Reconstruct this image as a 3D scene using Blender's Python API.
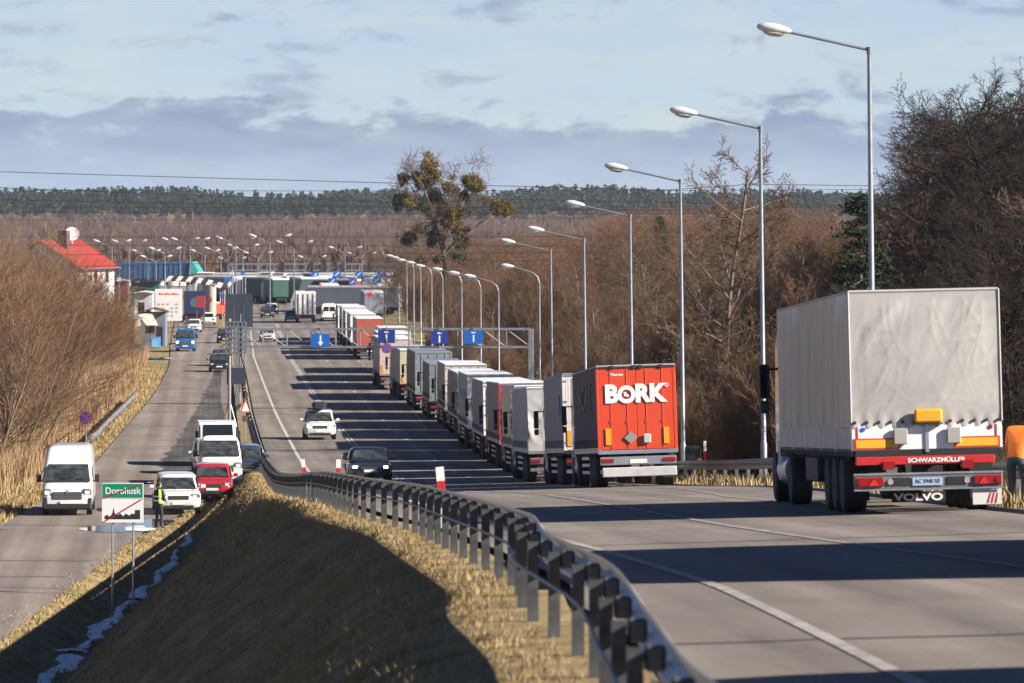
import bpy, bmesh, math, random
import numpy as np
from mathutils import Vector, Matrix
for _o in list(bpy.data.objects): bpy.data.objects.remove(_o)
SC = bpy.context.scene
COL = SC.collection
R = random.Random(11)
NR = np.random.default_rng(5)
rad = math.radians

# ------------------------------------------------------------------ camera
CZ = 16.0                                   # camera height above the datum of the plain
cam_data = bpy.data.cameras.new('camera')
cam = bpy.data.objects.new('camera', cam_data)
COL.objects.link(cam)
cam.location = (0, 0, CZ)
cam.rotation_euler = (rad(90), 0, 0)
cam_data.sensor_width = 36.0
cam_data.lens = 36.0 * 5000 / 1024
cam_data.shift_y = -(341.5 - 205) / 1024
cam_data.clip_start = 0.5
cam_data.clip_end = 30000
cam_data.dof.use_dof = True
cam_data.dof.focus_distance = 165
cam_data.dof.aperture_fstop = 5.0
SC.camera = cam

# ------------------------------------------------------------------ sky, sun, exposure
SUN_EL, SUN_AZ = 29.0, 19.0                 # elevation; degrees that the sun stands behind the camera's right side
sun_dir = Vector((math.cos(rad(SUN_EL)) * math.cos(rad(SUN_AZ)), -math.cos(rad(SUN_EL)) * math.sin(rad(SUN_AZ)), math.sin(rad(SUN_EL))))
W = bpy.data.worlds.new('World')
SC.world = W
W.use_nodes = True
nt = W.node_tree
nt.nodes.clear()
def wn(t, **k):
    n = nt.nodes.new(t)
    for a, b in k.items(): setattr(n, a, b)
    return n
out = wn('ShaderNodeOutputWorld'); bg = wn('ShaderNodeBackground')
sky = wn('ShaderNodeTexSky', sky_type='NISHITA', sun_disc=False)
sky.sun_elevation = rad(SUN_EL)
sky.sun_rotation = math.atan2(sun_dir.x, sun_dir.y)
sky.air_density = 0.38; sky.dust_density = 0.1; sky.ozone_density = 3.0
SKY_STRENGTH = 0.05
bg.inputs['Strength'].default_value = SKY_STRENGTH
tc = wn('ShaderNodeTexCoord'); sep = wn('ShaderNodeSeparateXYZ')
nt.links.new(tc.outputs['Generated'], sep.inputs[0])
def wm(op, a, b=None, c=None):
    n = wn('ShaderNodeMath', operation=op)
    for i, v in enumerate((a, b, c)):
        if v is None: continue
        if isinstance(v, (int, float)): n.inputs[i].default_value = v
        else: nt.links.new(v, n.inputs[i])
    return n.outputs[0]
def wmap(sx, sy, sz, off=(0, 0, 0)):
    m = wn('ShaderNodeMapping'); m.inputs['Scale'].default_value = (sx, sy, sz); m.inputs['Location'].default_value = off
    nt.links.new(tc.outputs['Generated'], m.inputs[0]); return m.outputs[0]
def wnoise(vec, scale, detail=6, rough=.55, dist=0.0):
    n = wn('ShaderNodeTexNoise'); n.inputs['Scale'].default_value = scale; n.inputs['Detail'].default_value = detail
    n.inputs['Roughness'].default_value = rough; n.inputs['Distortion'].default_value = dist
    nt.links.new(vec, n.inputs['Vector']); return n.outputs['Fac']
def wramp(v, a, b):
    n = wn('ShaderNodeMapRange', interpolation_type='SMOOTHSTEP')
    n.inputs['From Min'].default_value = a; n.inputs['From Max'].default_value = b
    nt.links.new(v, n.inputs['Value']); return n.outputs[0]
el = sep.outputs['Z']
# a far bank of cloud low over the horizon, its top ragged, and torn wisps above it
big = wnoise(wmap(1, 1, 2.2, (0.31, 0, 0.07)), 21, 3, .5)
fine = wnoise(wmap(1, 1, 2.6, (0.11, 0, 0)), 75, 8, .62, .3)
top = wm('ADD', wm('MULTIPLY', wm('SUBTRACT', big, .5), .040), wm('MULTIPLY', wm('SUBTRACT', fine, .5), .030))
bank = wramp(wm('SUBTRACT', wm('ADD', top, .0195), el), -.0014, .0038)
soft = wnoise(wmap(1, 1, 4.5, (.27, 0, .03)), 40, 7, .6, .4)
wisp_n = wnoise(wmap(1, 1, 3.2, (0.052, 0, 0.013)), 46, 8, .6, .5)
low = wramp(el, .30, .04)                                  # the far cloud thins out higher up
wisp = wm('MULTIPLY', wm('MULTIPLY', wramp(wisp_n, .51, .70), .75), low)
veil = wm('MULTIPLY', wm('ADD', wm('MULTIPLY', wramp(wnoise(wmap(1, 1, 5, (.4, 0, .2)), 24, 5, .6), .35, .75), .3), .72), wramp(el, .16, .0))
cover = wm('MAXIMUM', wm('MULTIPLY', bank, wm('ADD', wm('MULTIPLY', wramp(soft, .3, .7), .34), .66)), wisp)
cover = wm('MINIMUM', cover, 1.0)
tint = wn('ShaderNodeMix', data_type='RGBA', blend_type='MULTIPLY'); tint.inputs['Factor'].default_value = 1
nt.links.new(sky.outputs[0], tint.inputs[6]); tint.inputs[7].default_value = (.86, .97, 1.12, 1)
hi = wn('ShaderNodeMix', data_type='RGBA')                  # thin bright veil in the clear sky
nt.links.new(veil, hi.inputs['Factor']); nt.links.new(tint.outputs[2], hi.inputs[6]); hi.inputs[7].default_value = (5.5, 6.2, 6.3, 1)
shade = wn('ShaderNodeMix', data_type='RGBA')               # the bank: greyer-lilac above, paler towards the horizon
nt.links.new(wramp(wm('ADD', el, wm('MULTIPLY', wm('SUBTRACT', fine, .5), .01)), .000, .019), shade.inputs['Factor'])
shade.inputs[6].default_value = (4.2, 5.1, 6.7, 1); shade.inputs[7].default_value = (2.75, 3.3, 4.7, 1)
cl = wn('ShaderNodeMix', data_type='RGBA')
nt.links.new(cover, cl.inputs['Factor']); nt.links.new(hi.outputs[2], cl.inputs[6]); nt.links.new(shade.outputs[2], cl.inputs[7])
nt.links.new(cl.outputs[2], bg.inputs['Color']); nt.links.new(bg.outputs[0], out.inputs['Surface'])

sun_data = bpy.data.lights.new('sun', 'SUN')
sun_data.energy = 5.0; sun_data.angle = rad(0.53); sun_data.color = (1.0, 0.91, 0.80)
sun = bpy.data.objects.new('sun', sun_data); COL.objects.link(sun)
sun.rotation_euler = (-sun_dir).to_track_quat('-Z', 'Y').to_euler()
sun.location = (60, -20, 80)

SC.view_settings.view_transform = 'Standard'
SC.view_settings.look = 'None'
SC.view_settings.gamma = 1.0
SC.view_settings.use_curve_mapping = False
SC.view_settings.exposure = 1.25
SC.render.engine = 'CYCLES'
SC.cycles.use_denoising = True
SC.cycles.max_bounces = 6
SC.cycles.diffuse_bounces = 2
SC.cycles.glossy_bounces = 3
SC.cycles.transparent_max_bounces = 8
SC.cycles.caustics_reflective = False
SC.cycles.caustics_refractive = False

# ------------------------------------------------------------------ helpers: materials
MATS = {}
def M(name, col, rough=.6, metal=0.0, var=.0, vs=3.0, bump=0.0, bs=40.0, emit=0.0, coat=0.0, col2=None, stretch=None, alpha=None, spec=None, world=False):
    if name in MATS: return MATS[name]
    m = bpy.data.materials.new(name); m.use_nodes = True
    t = m.node_tree; b = t.nodes['Principled BSDF']
    b.inputs['Base Color'].default_value = (*col, 1)
    b.inputs['Roughness'].default_value = rough; b.inputs['Metallic'].default_value = metal
    if spec is not None: b.inputs['Specular IOR Level'].default_value = spec
    if coat: b.inputs['Coat Weight'].default_value = coat; b.inputs['Coat Roughness'].default_value = .06
    if emit:
        b.inputs['Emission Color'].default_value = (*col, 1); b.inputs['Emission Strength'].default_value = emit
    vec = None
    if var or bump:
        if world:
            g = t.nodes.new('ShaderNodeNewGeometry'); vec = g.outputs['Position']
        else:
            c = t.nodes.new('ShaderNodeTexCoord'); vec = c.outputs['Object']
        if stretch:
            mp = t.nodes.new('ShaderNodeMapping'); mp.inputs['Scale'].default_value = stretch
            t.links.new(vec, mp.inputs[0]); vec = mp.outputs[0]
    if var:
        n = t.nodes.new('ShaderNodeTexNoise'); n.inputs['Scale'].default_value = vs; n.inputs['Detail'].default_value = 6; n.inputs['Roughness'].default_value = .62
        t.links.new(vec, n.inputs['Vector'])
        mx = t.nodes.new('ShaderNodeMix'); mx.data_type = 'RGBA'
        mr = t.nodes.new('ShaderNodeMapRange'); mr.inputs['From Min'].default_value = .3; mr.inputs['From Max'].default_value = .7
        t.links.new(n.outputs['Fac'], mr.inputs['Value']); t.links.new(mr.outputs[0], mx.inputs['Factor'])
        c1 = [max(0, x * (1 - var)) for x in col]; c2 = list(col2) if col2 else [min(1, x * (1 + var)) for x in col]
        mx.inputs[6].default_value = (*c1, 1); mx.inputs[7].default_value = (*c2, 1)
        t.links.new(mx.outputs[2], b.inputs['Base Color'])
        if emit: t.links.new(mx.outputs[2], b.inputs['Emission Color'])
    if bump:
        n2 = t.nodes.new('ShaderNodeTexNoise'); n2.inputs['Scale'].default_value = bs; n2.inputs['Detail'].default_value = 4
        t.links.new(vec, n2.inputs['Vector'])
        bp = t.nodes.new('ShaderNodeBump'); bp.inputs['Strength'].default_value = bump; bp.inputs['Distance'].default_value = .03
        t.links.new(n2.outputs['Fac'], bp.inputs['Height']); t.links.new(bp.outputs[0], b.inputs['Normal'])
    MATS[name] = m
    return m

# ------------------------------------------------------------------ helpers: meshes and things
class MB:
    def __init__(s): s.v = []; s.f = []
    def add(s, vs, fs):
        o = len(s.v); s.v += [tuple(p) for p in vs]; s.f += [tuple(i + o for i in f) for f in fs]; return s
    def box(s, x0, x1, y0, y1, z0, z1, b=0.0):
        if b <= 0:
            s.add([(x0,y0,z0),(x1,y0,z0),(x1,y1,z0),(x0,y1,z0),(x0,y0,z1),(x1,y0,z1),(x1,y1,z1),(x0,y1,z1)],
                  [(0,3,2,1),(4,5,6,7),(0,1,5,4),(1,2,6,5),(2,3,7,6),(3,0,4,7)])
        else:                                   # chamfered on every edge
            vs = []; idx = {}
            for ix, x in ((0,x0),(1,x1)):
                for iy, y in ((0,y0),(1,y1)):
                    for iz, z in ((0,z0),(1,z1)):
                        dx, dy, dz = (b if ix == 0 else -b), (b if iy == 0 else -b), (b if iz == 0 else -b)
                        idx[ix,iy,iz] = len(vs); vs += [(x, y+dy, z+dz), (x+dx, y, z+dz), (x+dx, y+dy, z)]
            g = lambda a, k: idx[a] + k
            fs = []
            for i in (0, 1):
                fs.append(tuple(g(c,0) for c in ((i,0,0),(i,1,0),(i,1,1),(i,0,1))))
                fs.append(tuple(g(c,1) for c in ((0,i,0),(1,i,0),(1,i,1),(0,i,1))))
                fs.append(tuple(g(c,2) for c in ((0,0,i),(1,0,i),(1,1,i),(0,1,i))))
                for j in (0, 1):
                    fs.append((g((i,j,0),0), g((i,j,1),0), g((i,j,1),1), g((i,j,0),1)))
                    fs.append((g((i,0,j),0), g((i,1,j),0), g((i,1,j),2), g((i,0,j),2)))
                    fs.append((g((0,i,j),1), g((1,i,j),1), g((1,i,j),2), g((0,i,j),2)))
                    for k in (0, 1): fs.append((g((i,j,k),0), g((i,j,k),1), g((i,j,k),2)))
            s.add(vs, fs)
        return s
    def tube(s, pts, r, n=6, cap=True):
        pts = [Vector(p) for p in pts]; m = len(pts); rs = r if isinstance(r, (list, tuple)) else [r] * m
        base = len(s.v); up = None
        for i in range(m):
            t = (pts[min(i+1, m-1)] - pts[max(i-1, 0)])
            t = t.normalized() if t.length > 1e-9 else Vector((0,0,1))
            if up is None or abs(up.dot(t)) > .95: up = Vector((0,0,1)) if abs(t.z) < .9 else Vector((1,0,0))
            a = t.cross(up).normalized(); b = t.cross(a); up = -b if False else up
            for k in range(n):
                an = 2 * math.pi * k / n
                s.v.append(tuple(pts[i] + a * (rs[i] * math.cos(an)) + b * (rs[i] * math.sin(an))))
        for i in range(m - 1):
            for k in range(n):
                k2 = (k + 1) % n
                s.f.append((base+i*n+k, base+i*n+k2, base+(i+1)*n+k2, base+(i+1)*n+k))
        if cap and n > 2:
            s.f.append(tuple(base + k for k in reversed(range(n)))); s.f.append(tuple(base + (m-1)*n + k for k in range(n)))
        return s
    def prism(s, poly, a, b, axis='x'):
        """polygon in the plane across the axis, from a to b along it"""
        n = len(poly)
        def P(u, v, w): return {'x': (w, u, v), 'y': (u, w, v), 'z': (u, v, w)}[axis]
        s.add([P(u, v, a) for u, v in poly] + [P(u, v, b) for u, v in poly],
              [tuple(reversed(range(n))), tuple(range(n, 2*n))] + [(i, (i+1) % n, n+(i+1) % n, n+i) for i in range(n)])
        return s
    def lathe(s, prof, n=16, axis='x', c=(0,0,0)):
        """profile (along, radius) turned about an axis"""
        base = len(s.v); m = len(prof)
        for a, r in prof:
            for k in range(n):
                t = 2*math.pi*k/n; u, v = r*math.cos(t), r*math.sin(t)
                p = {'x': (a,u,v), 'y': (u,a,v), 'z': (u,v,a)}[axis]
                s.v.append((p[0]+c[0], p[1]+c[1], p[2]+c[2]))
        for i in range(m-1):
            for k in range(n):
                k2 = (k+1) % n; s.f.append((base+i*n+k, base+i*n+k2, base+(i+1)*n+k2, base+(i+1)*n+k))
        s.f.append(tuple(base+k for k in range(n))); s.f.append(tuple(base+(m-1)*n+k for k in range(n)))
        return s
    def loft(s, rings, close=True):
        n = len(rings[0]); base = len(s.v)
        for r in rings: s.v += [tuple(p) for p in r]
        for i in range(len(rings)-1):
            for k in range(n):
                k2 = (k+1) % n; s.f.append((base+i*n+k, base+i*n+k2, base+(i+1)*n+k2, base+(i+1)*n+k))
        if close:
            s.f.append(tuple(base+k for k in range(n))); s.f.append(tuple(base+(len(rings)-1)*n+k for k in range(n)))
        return s
    def slab(s, q, t):
        """a panel of thickness t on four or more corner points, grown along its normal"""
        q = [Vector(p) for p in q]; nrm = (q[1]-q[0]).cross(q[-1]-q[0]).normalized() * t; n = len(q)
        s.add(q + [p + nrm for p in q], [tuple(reversed(range(n))), tuple(range(n, 2*n))] + [(i, (i+1) % n, n+(i+1) % n, n+i) for i in range(n)])
        return s
    def grid(s, fn, nu, nv):
        base = len(s.v)
        for i in range(nu+1):
            for j in range(nv+1): s.v.append(tuple(fn(i/nu, j/nv)))
        for i in range(nu):
            for j in range(nv):
                a = base+i*(nv+1)+j; s.f.append((a, a+nv+1, a+nv+2, a+1))
        return s
    def mesh(s, name, mat, smooth=0, fix=True):
        me = bpy.data.meshes.new(name); me.from_pydata(s.v, [], s.f)
        if fix:
            bm = bmesh.new(); bm.from_mesh(me); bmesh.ops.recalc_face_normals(bm, faces=bm.faces); bm.to_mesh(me); bm.free()
        for m in (mat if isinstance(mat, (list, tuple)) else [mat]): me.materials.append(m)
        if smooth:
            me.polygons.foreach_set('use_smooth', [True] * len(me.polygons))
            me.set_sharp_from_angle(angle=rad(smooth))
        me.update(); return me
    def build(s, name, mat, parent=None, smooth=0, fix=True):
        return link(name, s.mesh(name, mat, smooth, fix), parent)
def link(name, me, parent=None, loc=None, rot=None):
    o = bpy.data.objects.new(name, me); COL.objects.link(o)
    if parent: o.parent = parent
    if loc: o.location = loc
    if rot: o.rotation_euler = rot
    return o
def tag(o, label, cat, group=None):
    o['label'] = label; o['category'] = cat
    if group: o['group'] = group
    return o
def thing(name, label, cat, loc=(0,0,0), rot=(0,0,0), group=None):
    o = bpy.data.objects.new(name, None); COL.objects.link(o); o.location = loc; o.rotation_euler = rot
    o.empty_display_size = .3
    return tag(o, label, cat, group)
def structure(o): o['kind'] = 'structure'; return o
def stuff(o): o['kind'] = 'stuff'; return o
def dup(root, loc=None, rot=None, label=None, group=None, scale=None):
    kids = [o for o in root.children]
    r = root.copy(); COL.objects.link(r)
    if loc: r.location = loc
    if rot: r.rotation_euler = rot
    if scale: r.scale = scale
    if label: r['label'] = label
    if group: r['group'] = group
    for ch in kids:
        c = ch.copy(); COL.objects.link(c); c.parent = r
        for g in ch.children:
            d = g.copy(); COL.objects.link(d); d.parent = c
    return r
def raw_mesh(name, V, F, mat, nper=3):
    """fast mesh from numpy arrays, all faces with nper corners"""
    me = bpy.data.meshes.new(name); nf = len(F)
    me.vertices.add(len(V)); me.vertices.foreach_set('co', np.ascontiguousarray(V, dtype=np.float32).ravel())
    me.loops.add(nf * nper); me.loops.foreach_set('vertex_index', np.ascontiguousarray(F, dtype=np.int32).ravel())
    me.polygons.add(nf); me.polygons.foreach_set('loop_start', np.arange(0, nf*nper, nper, dtype=np.int32))
    me.materials.append(mat); me.update(calc_edges=True); me.validate()
    return me
def text_mesh(body, size, mat, depth=.006, offset=0.0, align='CENTER', sx=1.0):
    c = bpy.data.curves.new('lettering', 'FONT'); c.body = body; c.size = size; c.extrude = depth/2; c.offset = offset; c.align_x = align; c.align_y = 'CENTER'
    c.resolution_u = 3
    o = bpy.data.objects.new('lettering', c); COL.objects.link(o)
    dg = bpy.context.evaluated_depsgraph_get()
    me = bpy.data.meshes.new_from_object(o.evaluated_get(dg)); bpy.data.objects.remove(o)
    for v in me.vertices: v.co.x *= sx
    me.materials.clear(); me.materials.append(mat)
    return me

# ------------------------------------------------------------------ the lie of the land (x across, y away from the camera)
def pchip(P):
    x = np.array([p[0] for p in P], float); y = np.array([p[1] for p in P], float)
    h = np.diff(x); dl = np.diff(y)/h; m = np.zeros(len(x))
    for i in range(1, len(x)-1):
        if dl[i-1]*dl[i] > 0:
            w1 = 2*h[i]+h[i-1]; w2 = h[i]+2*h[i-1]; m[i] = (w1+w2)/(w1/dl[i-1]+w2/dl[i])
    m[0] = dl[0]; m[-1] = dl[-1]
    def f(t):
        t = np.clip(t, x[0], x[-1]); i = np.clip(np.searchsorted(x, t)-1, 0, len(x)-2); s = (t-x[i])/h[i]
        return (2*s**3-3*s**2+1)*y[i]+(s**3-2*s**2+s)*h[i]*m[i]+(-2*s**3+3*s**2)*y[i+1]+(s**3-s**2)*h[i]*m[i+1]
    return f
zT = pchip([(-60,-1.2),(0,-2.3),(33,-3.15),(51,-3.75),(63,-4.25),(75,-4.8),(86,-5.3),(125,-7.1),(160,-9.0),(205,-11.2),(250,-12.7),(289,-13.4),(350,-14.1),(485,-14.6),(650,-15.2),(800,-15.4),(1000,-15.5)])
T = pchip([(-60,13.5),(86,7.15),(158,4.02),(212,1.6),(284,-1.9),(341,-4.9),(384,-8.0),(485,-14.2),(600,-20.5),(800,-31),(1000,-41)])   # middle of the queue of lorries
def E(d): return .33 - .062*(np.minimum(d, 480)-75) - .055*np.maximum(d-480, 0)     # left edge line of the main road
Goff = pchip([(-60,-2.6),(26,-2.42),(32.5,-2.15),(41.5,-1.76),(47,-1.75),(56,-1.4),(64.5,-1.36),(84,-1.25),(103,-1.73),(165,-2.1),(300,-2.0),(460,-1.6),(1000,-1.6)])
def G(d): return E(d) + Goff(d)                                                       # guard rail on the left
def RE(d): return T(d) + 1.75                                                         # right edge of the asphalt
def zroad(x, d):
    cs = np.interp(d, [0, 190, 290], [.03, .03, .004]); return CZ + zT(d) + cs*(x-T(d))
zS = pchip([(-60,-12.3),(100,-12.5),(150,-12.5),(205,-12.6),(250,-13.0),(316,-13.6),(436,-14.3),(520,-14.6),(700,-15.2),(1000,-15.5)])
SL = pchip([(-60,-22),(100,-21),(150,-20.5),(205,-20),(316,-24),(436,-30),(520,-35.5),(700,-47),(1000,-66)])
SR = pchip([(-60,-16.4),(100,-16.2),(154,-15.8),(188,-14.4),(210,-13.2),(233,-13.0),(300,-17.0),(348,-20.2),(436,-25.3),(520,-30),(700,-40.5),(1000,-58)])
TOE = pchip([(-60,-12.5),(60,-11.6),(110,-11.9),(138,-12.3),(191,-11.9),(215,-12.2),(240,-13.0),(300,-16.6),(348,-19.8),(436,-24.6),(520,-29),(700,-39.5),(1000,-56)])
zW = -13.6
def smooth(t): t = np.clip(t, 0, 1); return t*t*(3-2*t)
def hnoise(x, y, s, seed=0):
    return (np.sin(x*s*1.3+seed*1.7+np.sin(y*s*.9+seed))+np.sin(y*s*1.1+seed*2.3+np.sin(x*s*1.7+seed*.6)))*.5
def ground_z(x, d):
    """height of the ground sheet; below the asphalt it runs a little under the road"""
    x = np.asarray(x, float); d = np.asarray(d, float)
    A = G(d)-.55; B = RE(d)+1.0
    zl = zroad(A, d)-.06; zrt = zroad(B, d)-.05
    deep = smooth((200-d)/25)                                    # the ditch runs out where the parking bay begins
    zt = CZ+zS(d)-.1-.55*deep
    toe = np.minimum(TOE(d), A-1.2)
    t = np.clip((A-x)/(A-toe), 0, 1)
    ca = np.interp(d, [45, 70, 110, 150], [.17, .12, .12, .2]); mm = 1/(1-ca/2)
    f = np.clip(np.where(t < ca, mm*t*t/(2*ca), mm*(t-ca/2)), 0, 1)
    zleft = zl+(zt-zl)*f
    u = np.clip((toe-.9-x)/1.3, 0, 1)
    zleft = np.where(x < toe, zt+(CZ+zS(d)-.05-zt)*smooth(u), zleft)
    left_rise = smooth((SL(d)-3.0-x)/9)*np.interp(d, [150, 260, 420], [1.6, 1.2, .4])
    zleft = zleft+left_rise*(x < SL(d))
    tr = np.clip((x-B)/9.0, 0, 1)
    fl = CZ+np.minimum(zW, zT(d)+.0)
    fl = np.where(d > 330, CZ+zT(d)-.25, fl)
    zright = zrt+(fl-zrt)*smooth(tr)
    z = np.where(x < A, zleft, np.where(x > B, zright, np.where((x > G(d)+.35) & (x < RE(d)-.15), zroad(x, d)-.12, zroad(x, d)-.05)))
    rough = np.clip((A-x-.6)/3, 0, 1)*np.clip((x-toe+1.2)/1.5, 0, 1)
    z = z+rough*(.15*hnoise(x, d, .9, 1)+.08*hnoise(x, d, 2.3, 2)+.04*hnoise(x, d, 4.9, 3))
    far = smooth((d-700)/300)
    z = z*(1-far)+(CZ-15.5)*far
    hills = smooth((d-2300)/1500)*11
    return z+hills
def gz(x, d): return float(ground_z(x, d))
def slope(d): return float((zT(d+1)-zT(d-1))/2)

# ------------------------------------------------------------------ materials of the setting
def ground_material():
    m = bpy.data.materials.new('dry_grass_ground'); m.use_nodes = True; t = m.node_tree; b = t.nodes['Principled BSDF']
    b.inputs['Roughness'].default_value = .95; b.inputs['Specular IOR Level'].default_value = .15
    g = t.nodes.new('ShaderNodeNewGeometry')
    def noise(s, d=6, r=.6):
        n = t.nodes.new('ShaderNodeTexNoise'); n.inputs['Scale'].default_value = s; n.inputs['Detail'].default_value = d; n.inputs['Roughness'].default_value = r
        t.links.new(g.outputs['Position'], n.inputs['Vector']); return n.outputs['Fac']
    def ramp(f, st):
        r = t.nodes.new('ShaderNodeValToRGB'); e = r.color_ramp.elements
        while len(e) < len(st): e.new(.5)
        for k, (p, c) in zip(e, st): k.position = p; k.color = (*c, 1)
        t.links.new(f, r.inputs[0]); return r.outputs[0]
    c1 = ramp(noise(.9), [(.3, (.17,.12,.06)), (.5, (.31,.235,.125)), (.68, (.40,.31,.17))])
    c2 = ramp(noise(9, 8, .7), [(.28, (.42,.40,.36)), (.6, (1,1,1))])
    c3 = ramp(noise(.33, 4), [(.52, (1,1,1)), (.68, (.62,.80,.42))])
    mul = t.nodes.new('ShaderNodeMix'); mul.data_type = 'RGBA'; mul.blend_type = 'MULTIPLY'; mul.inputs['Factor'].default_value = 1
    t.links.new(c1, mul.inputs[6]); t.links.new(c2, mul.inputs[7])
    mu2 = t.nodes.new('ShaderNodeMix'); mu2.data_type = 'RGBA'; mu2.blend_type = 'MULTIPLY'; mu2.inputs['Factor'].default_value = 1
    t.links.new(mul.outputs[2], mu2.inputs[6]); t.links.new(c3, mu2.inputs[7])
    t.links.new(mu2.outputs[2], b.inputs['Base Color'])
    bp = t.nodes.new('ShaderNodeBump'); bp.inputs['Strength'].default_value = .7; bp.inputs['Distance'].default_value = .08
    t.links.new(noise(12, 6, .7), bp.inputs['Height']); t.links.new(bp.outputs[0], b.inputs['Normal'])
    return m
def asphalt_material(name, base, light, dark, track):
    """UV: u metres across, v metres along"""
    m = bpy.data.materials.new(name); m.use_nodes = True; t = m.node_tree; b = t.nodes['Principled BSDF']
    b.inputs['Roughness'].default_value = .82; b.inputs['Specular IOR Level'].default_value = .3
    uv = t.nodes.new('ShaderNodeUVMap')
    def mapped(sx, sy):
        mp = t.nodes.new('ShaderNodeMapping'); mp.inputs['Scale'].default_value = (sx, sy, 1); t.links.new(uv.outputs[0], mp.inputs[0]); return mp.outputs[0]
    def noise(v, s, d=5, r=.6):
        n = t.nodes.new('ShaderNodeTexNoise'); n.inputs['Scale'].default_value = s; n.inputs['Detail'].default_value = d; n.inputs['Roughness'].default_value = r
        t.links.new(v, n.inputs['Vector']); return n.outputs['Fac']
    def ramp(f, st):
        r = t.nodes.new('ShaderNodeValToRGB'); e = r.color_ramp.elements
        while len(e) < len(st): e.new(.5)
        for k, (p, c) in zip(e, st): k.position = p; k.color = (c, c, c, 1) if isinstance(c, float) else (*c, 1)
        t.links.new(f, r.inputs[0]); return r.outputs[0]
    def mul(a, c):
        x = t.nodes.new('ShaderNodeMix'); x.data_type = 'RGBA'; x.blend_type = 'MULTIPLY'; x.inputs['Factor'].default_value = 1
        t.links.new(a, x.inputs[6]); t.links.new(c, x.inputs[7]); return x.outputs[2]
    col = ramp(noise(mapped(.5, .07), 1.0, 6, .65), [(.3, dark), (.5, base), (.7, light)])
    col = mul(col, ramp(noise(mapped(1, .02), 1.6, 4), [(.35, .86), (.62, 1.06)]))          # long streaks of wear
    col = mul(col, ramp(noise(mapped(1, 1), 22, 3, .8), [(.3, .82), (.7, 1.1)]))
    col = mul(col, ramp(noise(mapped(.05, .30), 1.0, 3, .5), [(.38, .90), (.52, 1.0)]))      # patches across the lane
    col = mul(col, ramp(noise(mapped(.8, .16), 1.3, 7, .7), [(.30, .74), (.42, 1.0)]))      # stains and darker repairs
    # wheel tracks
    w = t.nodes.new('ShaderNodeTexWave'); w.wave_type = 'BANDS'; w.bands_direction = 'X'; w.inputs['Scale'].default_value = track; w.inputs['Distortion'].default_value = .6
    t.links.new(mapped(1, .03), w.inputs['Vector']); col = mul(col, ramp(w.outputs['Fac'], [(.2, .86), (.8, 1.05)]))
    t.links.new(col, b.inputs['Base Color'])
    bp = t.nodes.new('ShaderNodeBump'); bp.inputs['Strength'].default_value = .25; bp.inputs['Distance'].default_value = .02
    t.links.new(noise(mapped(1, 1), 60, 3, .7), bp.inputs['Height']); t.links.new(bp.outputs[0], b.inputs['Normal'])
    return m
m_ground = ground_material()
m_road = asphalt_material('worn_asphalt', (.205,.178,.155), (.26,.228,.20), (.15,.131,.115), .17)
m_side = asphalt_material('old_side_road_asphalt', (.225,.19,.165), (.27,.235,.205), (.175,.149,.13), .2)
m_patch = asphalt_material('patched_shoulder_asphalt', (.085,.08,.075), (.145,.135,.125), (.035,.033,.031), .9)
m_line = M('road_paint', (.44,.42,.39), .75, var=.4, vs=3.0, world=True)
m_line_worn = M('worn_road_paint', (.25,.235,.215), .8, var=.3, vs=1.2, world=True)
m_crack = M('bitumen_seal', (.07,.063,.057), .6, var=.3, vs=4, world=True)
m_galv = M('galvanised_steel', (.42,.44,.46), .42, .75, var=.22, vs=5)
m_galv_dark = M('weathered_steel', (.20,.21,.22), .55, .6, var=.25, vs=6)
m_post = M('shade_darkened_post_steel', (.085,.09,.095), .6, .4, var=.35, vs=6)  # colour taken down to stand in for shade on the posts' left faces
m_pole = M('painted_pole_steel', (.26,.28,.31), .42, .55, var=.18, vs=3)
m_black = M('black_rubber', (.014,.014,.015), .75, var=.3, vs=8)
m_dark = M('dark_chassis_steel', (.022,.022,.024), .6, .2, var=.3, vs=5)
m_glass = M('dark_glass', (.012,.016,.02), .06, 0, coat=.5)
m_screen = M('windscreen_glass', (.010,.014,.018), .05, 0, var=.6, vs=2.6, col2=(.075,.085,.09), stretch=(1.0, 1.0, 2.2), coat=.8)  # paler blotches in the colour imitate reflections on the glass
m_white = M('white_paint', (.78,.78,.77), .35, var=.05, vs=2, coat=.2)
m_red = M('signal_red', (.55,.025,.02), .4)
m_amber = M('amber_plastic', (.85,.34,.02), .3)
m_redlens = M('red_lens', (.26,.010,.012), .25, coat=.4)
m_bluesign = M('blue_sign_sheeting', (.012,.13,.52), .35)
m_navysign = M('navy_sign_sheeting', (.02,.045,.26), .35)
m_signwhite = M('white_sign_sheeting', (.82,.82,.80), .4)
m_chrome = M('bright_metal', (.6,.6,.6), .25, .9)
m_alu = M('brushed_aluminium', (.55,.56,.57), .35, .8, var=.12, vs=4)
m_plate = M('number_plate_white', (.72,.72,.68), .45)
m_plate_blue = M('number_plate_bluish', (.35,.45,.62), .4)
m_ink = M('black_lettering', (.02,.02,.02), .6)
m_concrete = M('concrete', (.36,.34,.31), .85, var=.18, vs=2, bump=.2)

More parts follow.
